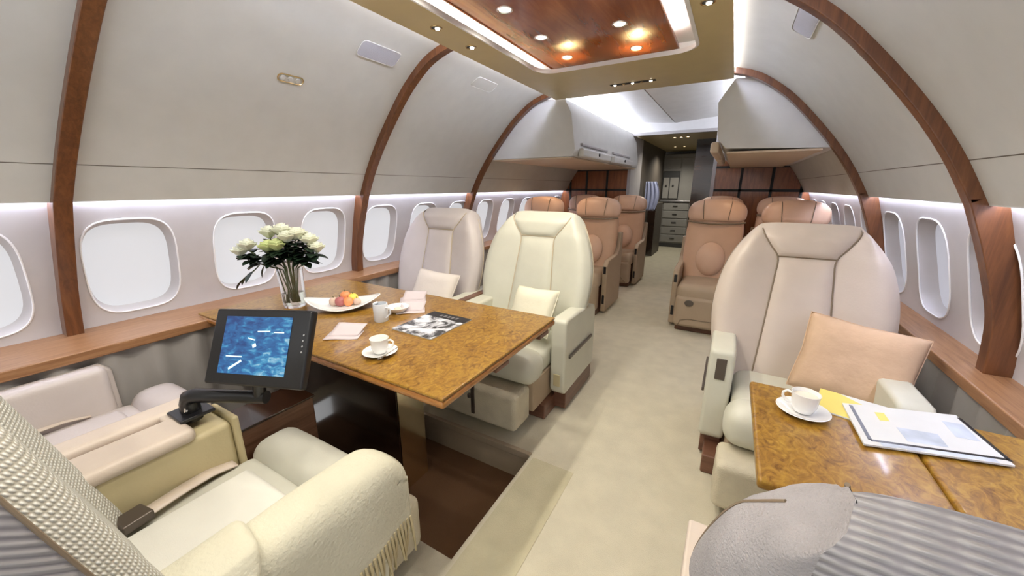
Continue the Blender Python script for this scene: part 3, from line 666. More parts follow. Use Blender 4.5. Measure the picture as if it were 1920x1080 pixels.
def club_seat(label, loc, rz, arms, mats, group, depth=0.55, arm_front=-0.27, ain=0.295, aout=0.395, insert=None, belt=False, bw=1.0, dz=0.0, spl=0.56, drop=0.02, ck=0.010):
    t = thing('club_seat', label, 'seat', loc, rz, group)
    build_back(t, mats['front'], mats['head'], mats['bol'], mats['rear'], mats['rearbol'], mats['pipe'], bw, dz, spl, drop, ck)
    hw = ain - 0.008
    m = MB(); pad(m, (-hw, -depth + 0.16, 0.29), (hw, 0.10, 0.425), 0.045, 0.010); pad(m, (-hw - 0.03, -depth, 0.285), (hw + 0.03, -depth + 0.19, 0.46), 0.07, 0.018); m.build('seat_cushion', mats['seat'], t, ang=60)
    if insert:
        m = MB(); pad(m, (-0.19, -depth + 0.23, 0.40), (0.19, 0.06, 0.45), 0.03, 0.008, 8); m.build('seat_insert', insert, t, ang=60)
    m = MB(); m.box((-0.28, -depth - 0.10, 0.055), (0.28, -depth + 0.09, 0.275), 0.03, 4); m.build('leg_rest', mats['leg'], t, wn=True)
    m = MB(); m.box((-0.012, -depth - 0.107, 0.10), (0.012, -depth - 0.095, 0.285), 0.004); m.box((-0.03, -depth - 0.117, 0.20), (-0.008, -depth - 0.095, 0.225), 0.006); m.build('pull_strap', mats['strap'], t, wn=True)
    m = MB(); m.box((-hw, -depth + 0.08, 0.10), (hw, 0.16, 0.30), 0.01); m.build('seat_base', 'taupe', t, wn=True)
    m = MB(); m.box((-0.33, -depth + 0.18, 0.0), (0.33, 0.30, 0.10), 0.008); m.build('plinth', 'skirt', t, wn=True)
    for s in arms:
        s, arm_front_, ctl = s if isinstance(s, tuple) else (s, arm_front, mats['ctl'])
        a0, a1 = sorted((s * ain, s * aout))
        prof = [(arm_front_, 0.155), (arm_front_, 0.595), (arm_front_ + 0.03, 0.625), (arm_front_ + 0.25, 0.622), (0.20, 0.60), (0.27, 0.58), (0.29, 0.54), (0.29, 0.13), (arm_front_ + 0.03, 0.13)]
        m = MB(); m.prismx(prof, a0, a1); ar = m.build('armrest', mats['arm'], t, bevel=0.018, ang=30)
        m = MB(); m.box((a0 + 0.012, arm_front_ + 0.05, 0.015), (a1 - 0.008, 0.27, 0.135), 0.006); m.build('arm_plinth', 'skirt', ar, wn=True)
        xo_ = s * (aout + 0.002)
        m = MB(); m.box((min(xo_, xo_ + s * 0.012), arm_front_ + 0.05, 0.365), (max(xo_, xo_ + s * 0.012), 0.20, 0.385), 0.004, mtx=Matrix.Rotation(0.0, 4, 'X')); m.build('side_rail', 'gunmetal', ar, wn=True)
        if ctl is None: continue
        m = MB(); m.box(((a0 + a1) / 2 - 0.022, arm_front_ - 0.006, 0.19 if ctl == 'low' else 0.47), ((a0 + a1) / 2 + 0.022, arm_front_ + 0.003, 0.27 if ctl == 'low' else 0.58), 0.004); m.build('arm_control', 'khaki' if ctl == 'low' else 'gunmetal', ar, wn=True)
    if belt:
        s = belt
        pts = [(s * 0.268, -0.31, 0.43), (s * 0.262, -0.24, 0.446), (s * 0.25, -0.16, 0.45), (s * 0.225, -0.04, 0.452)]
        def st(u, v):
            k = v * (len(pts) - 1); i = min(int(k), len(pts) - 2); q = Vector(pts[i]).lerp(Vector(pts[i + 1]), k - i); return (q.x + (u - 0.5) * 0.05, q.y, q.z + 0.006)
        b_ = MB().grid(st, 2, 14).build('seat_belt', mats['belt'], t, solid=0.005)
        m = MB(); m.box((-0.034, -0.036, -0.012), (0.034, 0.036, 0.016), 0.006); m.xf(Matrix.Translation((s * 0.218, -0.035, 0.466)) @ Matrix.Rotation(0.15, 4, 'Z')); m.build('buckle', 'gunmetal', b_, wn=True)
    return t
base = dict(pipe='piping', strap='gunmetal', belt='leather', ctl='low')
mL1 = dict(base, front='cream', head='cream', bol='cream', rear='cream', rearbol='cream', seat='cream', leg='tweed', arm='cream', pipe='pipelt')
mL2 = dict(base, front='greige', head='greige', bol='greige', rear='greige', rearbol='greige', seat='greige', leg='tweed', arm='greige', pipe='pipelt')
mR = dict(base, front='leather', head='leather', bol='leather', rear='leather', rearbol='leather', seat='cream', leg='tweed', arm='cream', ctl='high')
mN = dict(base, front='waffle', head='waffle', bol='waffle', rear='gwaffle', rearbol='gwaffle', seat='ivory', leg='tweed', arm='cream')
mNR = dict(base, front='greytweed', head='gwaffle', bol='greytweed', rear='gwaffle', rearbol='greytweed', seat='leather', leg='tweed', arm='leather')
GA = 'club seats around the two wooden tables'
club_seat('leather aisle seat facing camera beyond the large dining table', (-1.155, 2.20, 0), 0, (1,), mL1, GA, bw=1.09, ain=0.31, aout=0.41)
club_seat('leather window seat facing camera beyond the large dining table', (-2.035, 2.20, 0), 0, (), mL2, GA, bw=1.09)
club_seat('leather seat on the right, facing camera, with tan cushion', (0.362, 2.20, 0), 0, (-1, (1, -0.48, None)), mR, GA, ain=0.25, aout=0.362, arm_front=-0.27, dz=-0.015)
club_seat('ivory aisle seat at lower left with waffle back and draped throw', (-1.14, 0.165, 0), PI, (-1,), mN, GA, arm_front=-0.41, insert='insert', belt=1, spl=0.42)
club_seat('pale greige window seat at lower left beside the wooden ledge', (-2.0, 0.0, 0), PI, (1,), dict(mN, seat='greige', arm='greige'), GA, arm_front=-0.42, insert='greige', belt=1, aout=0.36, depth=0.62)
club_seat('grey quilted seat back in the lower right foreground', (0.40, 0.85, 0), PI, (1, -1), mNR, GA, ain=0.25, aout=0.392, arm_front=0.0, depth=0.30, dz=-0.215, spl=0.40, drop=0.040, ck=0.025)

# consoles between the paired seats
t = thing('seat_console', 'cream and khaki console between the two near left seats', 'console', (-1.565, 0.0, 0))
m = MB(); m.box((-0.125, 0.06, 0.10), (0.140, 0.50, 0.585), 0.02, 3); m.build('console_body', 'khaki', t, wn=True)
m = MB(); m.box((-0.135, 0.06, 0.575), (-0.035, 0.50, 0.625), 0.022, 4); m.build('console_lid', 'leather', t, wn=True)
m = MB(); m.box((0.0, 0.06, 0.575), (0.15, 0.40, 0.625), 0.022, 4); m.build('console_lid', 'leather', t, wn=True)
m = MB(); m.box((-0.04, 0.06, 0.575), (0.005, 0.36, 0.60)); m.build('tray_slot', 'cwood', t, smooth=False)
m = MB(); m.box((-0.04, 0.36, 0.58), (0.005, 0.50, 0.622), 0.01); m.build('slot_cover', 'leather', t, wn=True)
m = MB(); m.box((-0.02, 0.498, 0.12), (0.15, 0.52, 0.60), 0.018, 4); m.build('end_cap', 'khaki', t, wn=True)
m = MB(); m.box((-0.115, 0.522, 0.0), (0.055, 0.84, 0.475), 0.006); m.build('wood_cabinet', 'cwood', t, wn=True)
m = MB(); m.box((-0.12, 0.522, 0.475), (0.06, 0.845, 0.485), 0.002); m.build('cabinet_top', 'dwood', t, wn=True)
t = thing('seat_console', 'cream console with wooden edge between the two far left seats', 'console', (-1.57, 2.2, 0))
m = MB(); m.box((-0.13, -0.27, 0.10), (0.135, 0.28, 0.60), 0.02, 3); m.build('console_body', 'cream', t, wn=True)
m = MB(); m.box((-0.02, -0.27, 0.598), (0.03, 0.28, 0.612), 0.004); m.build('tray_slot', 'skirt', t, wn=True)
t = thing('side_console', 'padded greige armrest box under the left ledge by lower left window seat', 'console', (-2.30, 0.0, 0))
m = MB(); pad(m, (-0.05, -0.3, 0.30), (0.045, 0.40, 0.63), 0.035, 0.0); m.build('padded_arm', 'greige', t, ang=50)
m = MB(); m.box((-0.04, -0.3, 0.0), (0.035, 0.38, 0.31), 0.01); m.build('console_body', 'taupe', t, wn=True)

# ------------------------------------------------------------------ tables
T = thing('dining_table', 'large golden burl wood table on the left with dark pedestal', 'table', (-1.5, 1.24, 0))
TZ = 0.72
m = MB(); m.box((-0.93, -0.43, TZ - 0.012), (0.775, 0.47, TZ), 0.004, 2); m.build('tabletop', 'burl', T, wn=True)
m = MB(); m.box((-0.93, -0.432, TZ - 0.042), (0.777, 0.472, TZ - 0.011), 0.012, 3); m.build('table_edge', 'edge', T, wn=True)
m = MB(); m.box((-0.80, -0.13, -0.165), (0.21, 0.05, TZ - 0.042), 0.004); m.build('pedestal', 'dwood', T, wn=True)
m = MB(); m.box((0.211, -0.125, -0.16), (0.216, 0.045, TZ - 0.045), 0.001); m.build('pedestal_end', 'mirror', T, wn=True)
m = MB(); m.box((0.745, -0.10, TZ - 0.062), (0.772, 0.0, TZ - 0.042), 0.004); m.build('table_latch', 'skirt', T, wn=True)
m = MB(); m.box((0.745, 0.30, TZ - 0.066), (0.772, 0.40, TZ - 0.042), 0.004); m.build('table_latch', 'skirt', T, wn=True)
TR = thing('side_table', 'small burl wood folding table on the right against the ledge', 'table', (0.50, 1.22, 0))
RZ = 0.70
m = MB(); m.box((-0.36, -0.275, RZ - 0.03), (0.013, 0.275, RZ), 0.010, 3); m.build('table_leaf', 'burl', TR, wn=True)
m = MB(); m.box((0.017, -0.275, RZ - 0.03), (0.345, 0.275, RZ), 0.010, 3); m.build('table_leaf', 'burl', TR, wn=True)
m = MB(); m.box((0.010, -0.265, RZ - 0.032), (0.020, 0.265, RZ - 0.012)); m.build('hinge', 'brass', TR, smooth=False)
m = MB(); m.box((0.02, 0.05, 0.10), (0.32, 0.22, RZ - 0.03), 0.01); m.build('table_support', 'cwood', TR, wn=True)
m = MB(); m.box((0.04, 0.04, 0.0), (0.30, 0.23, 0.10), 0.005); m.build('support_foot', 'dwood', TR, wn=True)

# ------------------------------------------------------------------ monitor on its arm
MO = thing('monitor', 'black flat monitor on swivel arm showing a blue map', 'monitor')
tl, tr, br, bl = [Vector(q) for q in ((-1.507, .555, .972), (-1.136, .669, .994), (-1.079, .571, .769), (-1.451, .458, .747))]
ce = (tl + tr + br + bl) / 4; ux = ((tr - tl) + (br - bl)).normalized(); uy = ((tl - bl) + (tr - br)); uy = (uy - ux * uy.dot(ux)).normalized(); uz = ux.cross(uy)
mm = Matrix((ux, uy, uz)).transposed().to_4x4(); mm.translation = ce; MO.matrix_world = mm; bpy.context.view_layer.update()
hw, hh = 0.1945, 0.126
m = MB(); m.box((-hw, -hh, -0.03), (hw, hh, 0.0), 0.008, 3); m.build('bezel', 'black', MO, wn=True)
m = MB(); m.box((-hw + 0.03, -hh + 0.025, -0.055), (hw - 0.03, hh - 0.03, -0.028), 0.015, 3); m.build('rear_housing', 'black', MO, wn=True)
sx0, sx1, sy0, sy1 = -0.143, 0.125, -0.089, 0.100
m = MB(); m.add([(sx0, sy0, 0.0015), (sx1, sy0, 0.0015), (sx1, sy1, 0.0015), (sx0, sy1, 0.0015)], [(0, 1, 2, 3)]); sc = m.build('screen', 'screen', MO, smooth=False)
for x, y, w, h, an in ((0.02, 0.052, 0.05, 0.004, 0.04), (0.08, 0.05, 0.04, 0.004, 0), (-0.01, 0.005, 0.014, 0.012, 0.5), (-0.025, 0.026, 0.03, 0.004, -0.2), (-0.085, -0.033, 0.065, 0.004, 0), (-0.075, -0.060, 0.055, 0.007, 0.55)):
    MB().prismz([tuple((Matrix.Rotation(an, 2) @ Vector((a * w / 2, b * h / 2))) + Vector((x, y))) for a, b in ((-1, -1), (1, -1), (1, 1), (-1, 1))], 0.0016, 0.0021).build('map_mark', 'mark', sc, smooth=False)
for k in range(4):
    m = MB(); m.lathe([(0.003, 0), (0.003, 0.002), (0.0001, 0.002)], (hw - 0.018, 0.045 - 0.018 * k, 0), 10); m.build('button', 'steel', MO)
inv = mm.inverted()
def to_mo(mb): return mb.xf(inv)
m = MB(); m.tube([(-1.275, .545, .77), (-1.30, .55, .72), (-1.305, .55, .69)], 0.02, 10); to_mo(m).build('swivel_neck', 'black', MO)
m = MB(); m.tube([(-1.53, .43, .60), (-1.53, .43, .665), (-1.522, .432, .685), (-1.50, .44, .695), (-1.40, .50, .69), (-1.285, .56, .69)], [0.03, 0.028, 0.027, 0.025, 0.022, 0.022], 12); to_mo(m).build('swing_arm', 'black', MO)
m = MB(); m.box((-1.585, .38, .622), (-1.475, .48, .634), 0.004); to_mo(m).build('mount_plate', 'black', MO, wn=True)
m = MB(); m.lathe([(0.007, 0), (0.007, 0.006), (0.0001, 0.008)], n=12); m.xf(Matrix.Translation((-1.497, .41, .655)) @ Matrix.Rotation(1.2, 4, 'X')); to_mo(m).build('arm_knob', 'chrome', MO)

# ------------------------------------------------------------------ throw over the near aisle armrest
TH_ = thing('throw_blanket', 'cream wool throw with fringe draped over the lower left armrest', 'blanket', (-0.80, 0.2, 0.62))
PATH = [(-1.03, 0.487), (-0.97, 0.498), (-0.90, 0.555), (-0.868, 0.625), (-0.84, 0.648), (-0.79, 0.652), (-0.745, 0.640), (-0.722, 0.60), (-0.714, 0.53), (-0.708, 0.46), (-0.702, 0.385)]
def path_pt(k, P=PATH):
    k = max(0, min(0.99999, k)) * (len(P) - 1); i = int(k); f_ = k - i
    p0, p1, p2, p3 = [Vector((*P[max(0, min(len(P) - 1, j))], 0)) for j in (i - 1, i, i + 1, i + 2)]
    q = 0.5 * ((2 * p1) + (p2 - p0) * f_ + (2 * p0 - 5 * p1 + 4 * p2 - p3) * f_ ** 2 + (3 * p1 - p0 - 3 * p2 + p3) * f_ ** 3); return q.x, q.y
def thr(u, v, lift=0.0, y0=-0.22, y1=0.635):
    x, z = path_pt(u); y = y0 + (y1 - y0) * v
    n1 = noise.noise(Vector((x * 5, y * 4, z * 5)))
    z += 0.010 * n1 * (1 if u < 0.75 else 0.3) + lift; x += (0.014 * n1 + 0.012 * math.sin(y * 17)) * max(0, (u - 0.6) / 0.4)
    if v > 0.9: z -= 0.05 * ((v - 0.9) / 0.1) ** 2 * (1 if u < 0.75 else 0.2)
    if u > 0.7: z += 0.05 * (1 - v) * (u - 0.7) / 0.3 * 0
    return (x + lift * 0.8 * (1 if u > 0.6 else 0), y, z)
MB().xf(Matrix()).grid(lambda u, v: tuple(Vector(thr(u, v)) - Vector((-0.80, 0.2, 0.62))), 44, 40).build('blanket_sheet', 'throw', TH_, solid=0.012, ang=80)
def fold(u, v):
    ye = 0.26 - 0.30 * (u - 0.45) ** 2
    if v < 0.8: y = -0.22 + (ye + 0.22) * (v / 0.8); l = 0.024
    else: a = (v - 0.8) / 0.2 * PI; y = ye + 0.012 * math.sin(a); l = 0.012 + 0.012 * math.cos(a)
    p = thr(u * 0.8 + 0.02, (y + 0.22) / 0.855); return (p[0] + (l - 0.003) * (0.9 if u > 0.62 else -0.3), p[1], p[2] + (l if u < 0.72 else 0.2 * l))
MB().grid(lambda u, v: tuple(Vector(fold(u, v)) - Vector((-0.80, 0.2, 0.62))), 36, 30).build('folded_layer', 'throw', TH_, solid=0.010, ang=80)
m = MB()
for k in range(62):
    v = (k + 0.5) / 62; p = Vector(thr(0.985, v)); a = random.uniform(-0.012, 0.012); b = random.uniform(-0.008, 0.012)
    m.tube([p + Vector((0.003, 0, 0.045)), p + Vector((0.008, 0, 0.02)), p + Vector((0.006 + b * 0.5, a * 0.5, -0.035)), p + Vector((b, a, -0.085 + random.uniform(-0.01, 0.01)))], [0.004, 0.005, 0.0042, 0.0025], 5)
m.xf(Matrix.Translation((0.80, -0.2, -0.62))).build('fringe', 'fringe', TH_)

# ------------------------------------------------------------------ cushions
def cushion(name, w, h, th, m_, loc, rot, lab, turn=0.0):
    mb = MB()
    def side(sg):
        def fn(u, v):
            a, b = 2 * u - 1, 2 * v - 1; e = max(0, (1 - a ** 4)) ** 0.5 * max(0, (1 - b ** 4)) ** 0.5
            k = 1 - 0.06 * (1 - abs(b)) * abs(a) ** 3; k2 = 1 - 0.06 * (1 - abs(a)) * abs(b) ** 3
            wr = 0.004 * noise.noise(Vector((a * 2.3, b * 2.3, sg * 3.1 + w * 7)))
            return (a * w / 2 * k, b * h / 2 * k2, sg * th / 2 * e + wr * e)
        return fn
    mb.grid(side(1), 28, 28); mb.grid(side(-1), 28, 28, True)
    t = thing(name, lab, 'cushion', loc, 0, 'scatter cushions'); t.rotation_euler = (Matrix.Rotation(rot[2], 3, 'Z') @ Matrix.Rotation(rot[1], 3, 'Y') @ Matrix.Rotation(rot[0], 3, 'X') @ Matrix.Rotation(math.radians(turn), 3, 'Z')).to_euler()
    mb.build('cushion_cover', m_, t, ang=80)
    pts = []
    for a, b in [(-1 + 2 * k / 12, -1) for k in range(12)] + [(1, -1 + 2 * k / 12) for k in range(12)] + [(1 - 2 * k / 12, 1) for k in range(12)] + [(-1, 1 - 2 * k / 12) for k in range(12)]:
        k = 1 - 0.06 * (1 - abs(b)) * abs(a) ** 3; k2 = 1 - 0.06 * (1 - abs(a)) * abs(b) ** 3; pts.append((a * w / 2 * k, b * h / 2 * k2, 0))
    MB().tube(pts, 0.003, 6, closed=True).build('cushion_seam', m_, t)
    return t
cushion('throw_cushion', 0.40, 0.36, 0.13, 'pillow', (0.555, 2.04, 0.63), (math.radians(66), math.radians(-3), math.radians(-6)), 'tan suede cushion leaning on the beige right-hand seat', -10)
cushion('throw_cushion', 0.34, 0.30, 0.12, 'pillowlt', (-1.02, 2.03, 0.615), (math.radians(62), math.radians(-4), math.radians(-14)), 'ivory cushion leaning on the cream aisle seat beyond the table')
cushion('throw_cushion', 0.36, 0.30, 0.12, 'pillowgr', (-1.87, 2.06, 0.625), (math.radians(58), math.radians(4), math.radians(6)), 'pale greige cushion leaning on the window seat beyond the table')

# ------------------------------------------------------------------ things on the large table
def cup_and_saucer(x, y, z, rz, labs, spoon):
    t = thing('saucer', labs[0], 'saucer', (x, y, z), rz, 'white saucers')
    MB().lathe([(0.0001, 0.003), (0.03, 0.004), (0.045, 0.008), (0.068, 0.017), (0.070, 0.016), (0.048, 0.004), (0.033, 0.0), (0.0001, 0.0)], n=40, cap=False).build('saucer_dish', 'china', t)
    t = thing('coffee_cup', labs[1], 'cup', (x, y, z + 0.006), rz, 'white coffee cups')
    MB().lathe([(0.0001, 0.001), (0.022, 0.001), (0.026, 0.004), (0.033, 0.022), (0.036, 0.055), (0.0375, 0.064), (0.0355, 0.064), (0.034, 0.054), (0.031, 0.02), (0.022, 0.008), (0.0001, 0.007)], n=40, cap=False).build('cup_body', 'china', t)
    MB().tube([(0.033 + 0.0, 0, 0.052), (0.046, 0, 0.055), (0.056, 0, 0.046), (0.056, 0, 0.034), (0.046, 0, 0.022), (0.032, 0, 0.019)], 0.0042, 8).build('cup_handle', 'china', t)
    MB().lathe([(0.0345, 0.052), (0.0001, 0.053)], n=32, cap=False).build('coffee', 'coffee', t)
    if spoon:
        s = thing('teaspoon', 'small steel teaspoon resting on the saucer rim', 'spoon', (x, y, z + 0.018), rz - 0.5)
        MB().tube([(0.058, 0.04, 0.006), (0.06, 0.0, 0.004), (0.062, -0.045, 0.002)], [0.002, 0.0018, 0.003], 8).build('spoon_handle', 'chrome', s)
        m = MB(); m.lathe([(0.0001, -0.003), (0.006, -0.001), (0.0085, 0.002)], n=14, cap=False); m.xf(Matrix.Translation((0.0625, -0.06, 0.001)) @ Matrix.Diagonal((1, 1.7, 1, 1))); m.build('spoon_bowl', 'gunmetal', s, solid=0.001)
cup_and_saucer(-1.168, 0.948, TZ, 0.55, ('white saucer at the near edge of the large table', 'white espresso cup at the near edge of the large table'), True)
cup_and_saucer(0.273, 1.335, RZ, 2.9, ('white saucer on the small right-hand table', 'white coffee cup on the small right-hand table'), False)

V = thing('glass_vase', 'clear glass vase of water holding white roses', 'vase', (-2.10, 1.15, TZ))
MB().lathe([(0.0001, 0.0), (0.055, 0.0), (0.058, 0.004), (0.066, 0.215), (0.063, 0.215), (0.054, 0.016), (0.0001, 0.014)], n=40, cap=False).build('vase_body', 'glass', V)
MB().lathe([(0.0001, 0.0165), (0.0525, 0.0175), (0.0555, 0.085), (0.0001, 0.085)], n=40, cap=False).build('water', 'water', V)
def rose(t, c, r, m_):
    mb = MB(); c = Vector(c)
    for ring_, (n, rad, h, op) in enumerate(((1, 0.30, 1.0, 0.0), (3, 0.45, 0.95, 0.15), (5, 0.72, 0.85, 0.35), (6, 0.98, 0.65, 0.65))):
        for k in range(n):
            a0 = 2 * PI * k / n + ring_ * 0.7; wd = 2 * PI if n == 1 else 2 * PI / n * 1.25
            def fn(u, v, a0=a0, wd=wd, rad=rad, h=h, op=op):
                a = a0 + (u - 0.5) * wd; rr = r * rad * (0.25 + 0.75 * math.sin(v * PI / 2)) * (1 + op * 0.35 * v * v); zz = r * (-0.7 + (h + 0.65) * v - op * 0.35 * v ** 3)
                zz -= r * 0.22 * abs(2 * u - 1) ** 2 * v
                return (c.x + rr * math.cos(a), c.y + rr * math.sin(a), c.z + zz)
            mb.grid(fn, 6, 6)
    return mb.build('bloom', m_, t, solid=0.0012, ang=80)
def leafm(mb, p, d, ln, wd):
    d = Vector(d).normalized(); sd = d.cross(Vector((0, 0, 1))).normalized(); nn = sd.cross(d)
    def fn(u, v):
        w = wd * math.sin(PI * min(1, v * 0.95 + 0.03)) ** 0.8 * (2 * u - 1); q = Vector(p) + d * ln * v + sd * w + nn * (-0.25 * ln * v * v + 0.25 * abs(w)); return tuple(q)
    mb.grid(fn, 2, 6)
rng = random.Random(3)
BV = Vector((-2.10, 1.15, TZ))
roses = [(-0.20, -0.17, 0.315, 'petal', 'white rose lowest at the far left of the bouquet', .037), (-0.155, -0.145, 0.345, 'petal', 'white rose second from the left of the bouquet', .04), (-0.055, -0.075, 0.335, 'petalg', 'greenish rose front left of the bouquet centre', .045), (0.00, -0.055, 0.345, 'petalg', 'greenish rose front centre of the bouquet', .042),
         (-0.085, -0.045, 0.405, 'petal', 'white rose at the top left of the bouquet', .042), (-0.02, 0.0, 0.415, 'petal', 'white rose at the top centre of the bouquet', .045), (0.055, 0.035, 0.395, 'petal', 'white rose at the top right of the bouquet', .043), (0.115, 0.085, 0.365, 'petal', 'white rose upper far right of the bouquet', .043), (0.15, 0.105, 0.325, 'petal', 'white rose lowest at the far right of the bouquet', .038),
         (0.04, -0.01, 0.385, 'petal', 'white rose right of the bouquet centre front', .04), (-0.11, 0.06, 0.385, 'petal', 'white rose at the back left of the bouquet', .04), (0.0, 0.09, 0.39, 'petal', 'white rose at the back of the bouquet', .042)]
for x, y, z, mm_, lab, r in roses:
    x *= 0.88; y *= 0.88; z = 0.19 + (z - 0.19) * 1.06
    t = thing('rose', lab, 'rose', tuple(BV), 0, 'roses in the glass vase')
    rose(t, (x, y, z), r, mm_)
    a = Vector((x * 0.12 + rng.uniform(-.02, .02), y * 0.12 + rng.uniform(-.02, .02), 0.03)); b = Vector((x * 0.28, y * 0.28, 0.22)); c = Vector((x * 0.8, y * 0.8, z - 0.06)); e = Vector((x, y, z - r * 0.6))
    MB().tube([a, b, c, e], [0.004, 0.0035, 0.003, 0.003], 6).build('stem', 'stem', t)
    mb = MB()
    for k in range(16):
        f_ = rng.uniform(0.30, 0.95); p = b.lerp(e, f_); an = rng.uniform(0, 2 * PI)
        leafm(mb, p, (math.cos(an), math.sin(an), rng.uniform(-0.1, 0.5)), rng.uniform(0.055, 0.09), rng.uniform(0.022, 0.032))
    mb.build('leaves', 'leaf', t, ang=80)
t = thing('leaf_sprig', 'dark drooping leaf sprig on the left of the bouquet', 'sprig', tuple(BV))
MB().tube([(0, 0, 0.03), (-0.03, -0.02, 0.21), (-0.11, -0.09, 0.25), (-0.135, -0.115, 0.215), (-0.17, -0.14, 0.185), (-0.205, -0.165, 0.15)], 0.0035, 6).build('stem', 'stem', t)
mb = MB()
for p, d in (((-0.11, -0.09, 0.25), (-0.5, -0.5, 0.6)), ((-0.12, -0.10, 0.24), (-0.6, -0.2, -0.1)), ((-0.14, -0.12, 0.21), (0.1, -0.6, -0.4)), ((-0.16, -0.135, 0.19), (-0.8, -0.5, -0.7)), ((-0.185, -0.15, 0.165), (-0.7, -0.5, -0.6)), ((-0.09, -0.075, 0.245), (-0.3, -0.3, -0.6))): leafm(mb, p, d, 0.075, 0.017)
mb.build('leaves', 'leaf', t, ang=80)

PL = thing('serving_plate', 'white pointed serving plate of fruit on the large table', 'plate', (-1.83, 1.27, TZ), 0.75)
def plate(u, v):
    a = 2 * PI * u; e = 2 / 1.55; c, s_ = math.cos(a), math.sin(a)
    X = math.copysign(abs(c) ** e, c); Y = math.copysign(abs(s_) ** e, s_)
    return (0.20 * X * v, 0.135 * Y * v, 0.010 + 0.045 * v ** 3 * abs(c) ** 3 + 0.012 * v ** 4)
MB().grid(plate, 64, 12).build('plate_dish', 'china', PL, solid=0.006, ang=70)
MB().lathe([(0.0001, 0.0), (0.07, 0.0), (0.075, 0.012), (0.0001, 0.014)], n=32, cap=False).build('plate_foot', 'china', PL)
def fruit(c, r, m_, nm, lab, sq=1.0):
    t = thing(nm, lab, 'fruit', c, rng.uniform(0, 6), 'fruit on the plate')
    prof = [(max(0.0001, r * math.sin(PI * k / 14) * (1 + 0.04 * math.cos(PI * k / 7))), -r * sq * math.cos(PI * k / 14) + (-0.12 * r if k == 14 else 0)) for k in range(15)]
    MB().lathe(prof, n=20, cap=False).build('flesh', m_, t)
    MB().tube([(0, 0, r * sq * 0.85), (0.002, 0, r * sq + 0.008)], 0.0016, 6).build('stalk', 'stem', t)
FC = Vector((-1.83, 1.27, TZ + 0.012))
for dx, dy, dz, r, m_, nm, lab in ((-0.035, -0.035, 0.026, 0.027, 'cookie', 'plum', 'dusky fruit at the left end of the pile on the plate'), (0.0, -0.02, 0.028, 0.030, 'plum', 'plum', 'red plum at the front of the pile on the plate'), (0.035, 0.005, 0.027, 0.028, 'peachfruit', 'peach', 'orange peach at the front right of the pile on the plate'), (-0.005, 0.02, 0.05, 0.030, 'peachfruit', 'peach', 'orange peach on top of the pile on the plate'), (0.025, 0.045, 0.035, 0.03, 'lemon', 'lemon', 'yellow fruit at the back of the pile on the plate'), (0.065, 0.04, 0.022, 0.022, 'cookie', 'plum', 'dusky fruit at the right end of the pile on the plate')):
    fruit((FC.x + dx, FC.y + dy, FC.z + dz), r, m_, nm, lab, 0.92)

t = thing('milk_jug', 'plain bluish white porcelain jug in the middle of the large table', 'jug', (-1.475, 1.225, TZ))
MB().lathe([(0.0001, 0.0), (0.033, 0.0), (0.035, 0.003), (0.037, 0.075), (0.035, 0.092), (0.032, 0.092), (0.033, 0.075), (0.031, 0.006), (0.0001, 0.005)], n=36, cap=False).build('jug_body', 'frost', t)
MB().tube([(0.035, 0.0, 0.075), (0.052, 0.012, 0.07), (0.055, 0.013, 0.045), (0.036, 0.0, 0.02)], 0.004, 8).build('jug_handle', 'frost', t)
m = MB(); m.lathe([(0.010, -0.006), (0.014, 0.006)], n=16, cap=False); m.xf(Matrix.Translation((-0.034, 0, 0.085)) @ Matrix.Rotation(-0.6, 4, 'Y')); m.build('spout', 'frost', t, solid=0.002)
t = thing('small_bowl', 'low white bowl beside the porcelain jug on the large table', 'bowl', (-1.50, 1.36, TZ))
MB().lathe([(0.0001, 0.0), (0.028, 0.0), (0.05, 0.018), (0.062, 0.034), (0.060, 0.035), (0.047, 0.020), (0.0001, 0.006)], n=36, cap=False).build('bowl_body', 'china', t)
m = MB(); m.lathe([(0.0001, 0.03), (0.018, 0.027), (0.022, 0.016), (0.018, 0.008), (0.0001, 0.006)], n=18, cap=False); m.build('contents', 'coffee', t)
def napkin(x, y, rz, lab):
    t = thing('napkin', lab, 'napkin', (x, y, TZ), rz, 'folded napkins')
    MB().grid(lambda u, v: (0.13 * (u - 0.5) + 0.02 * v, 0.09 * v, 0.004 + 0.035 * v * (1 - 0.3 * u) ), 8, 6).build('upper_fold', 'napkin', t, solid=0.003, ang=80)
    MB().grid(lambda u, v: (0.15 * (u - 0.5), 0.10 * v - 0.035, 0.003 + 0.002 * math.sin(6 * u)), 8, 6).build('lower_fold', 'napkin', t, solid=0.004, ang=80)
napkin(-1.455, 0.985, 0.60, 'pinkish folded napkin on large table near the monitor')
napkin(-1.445, 1.40, 0.75, 'pinkish folded napkin on large table beside the white bowl')
napkin(-1.585, 1.56, 0.75, 'pinkish folded napkin at the far edge of the large table')

t = thing('magazine', 'black and white cover magazine lying on the large table', 'magazine', (-1.205, 1.305, TZ), -0.02, 'magazines')
m = MB(); m.box((-0.125, -0.145, 0.0), (0.125, 0.150, 0.006), 0.001, 1); m.build('pages', 'paper', t)
m = MB(); m.box((-0.126, -0.146, 0.006), (0.126, 0.151, 0.0068)); cv_ = m.build('cover', 'cover', t, smooth=False)
m = MB(); m.box((-0.126, 0.085, 0.0068), (0.126, 0.151, 0.0074)); m.build('masthead', 'black', cv_, smooth=False)
m = MB()
for k in range(5): m.box((-0.05 + 0.025 * k, 0.105, 0.0074), (-0.035 + 0.025 * k, 0.128, 0.0078))
m.build('title_letters', 'steel', cv_, smooth=False)

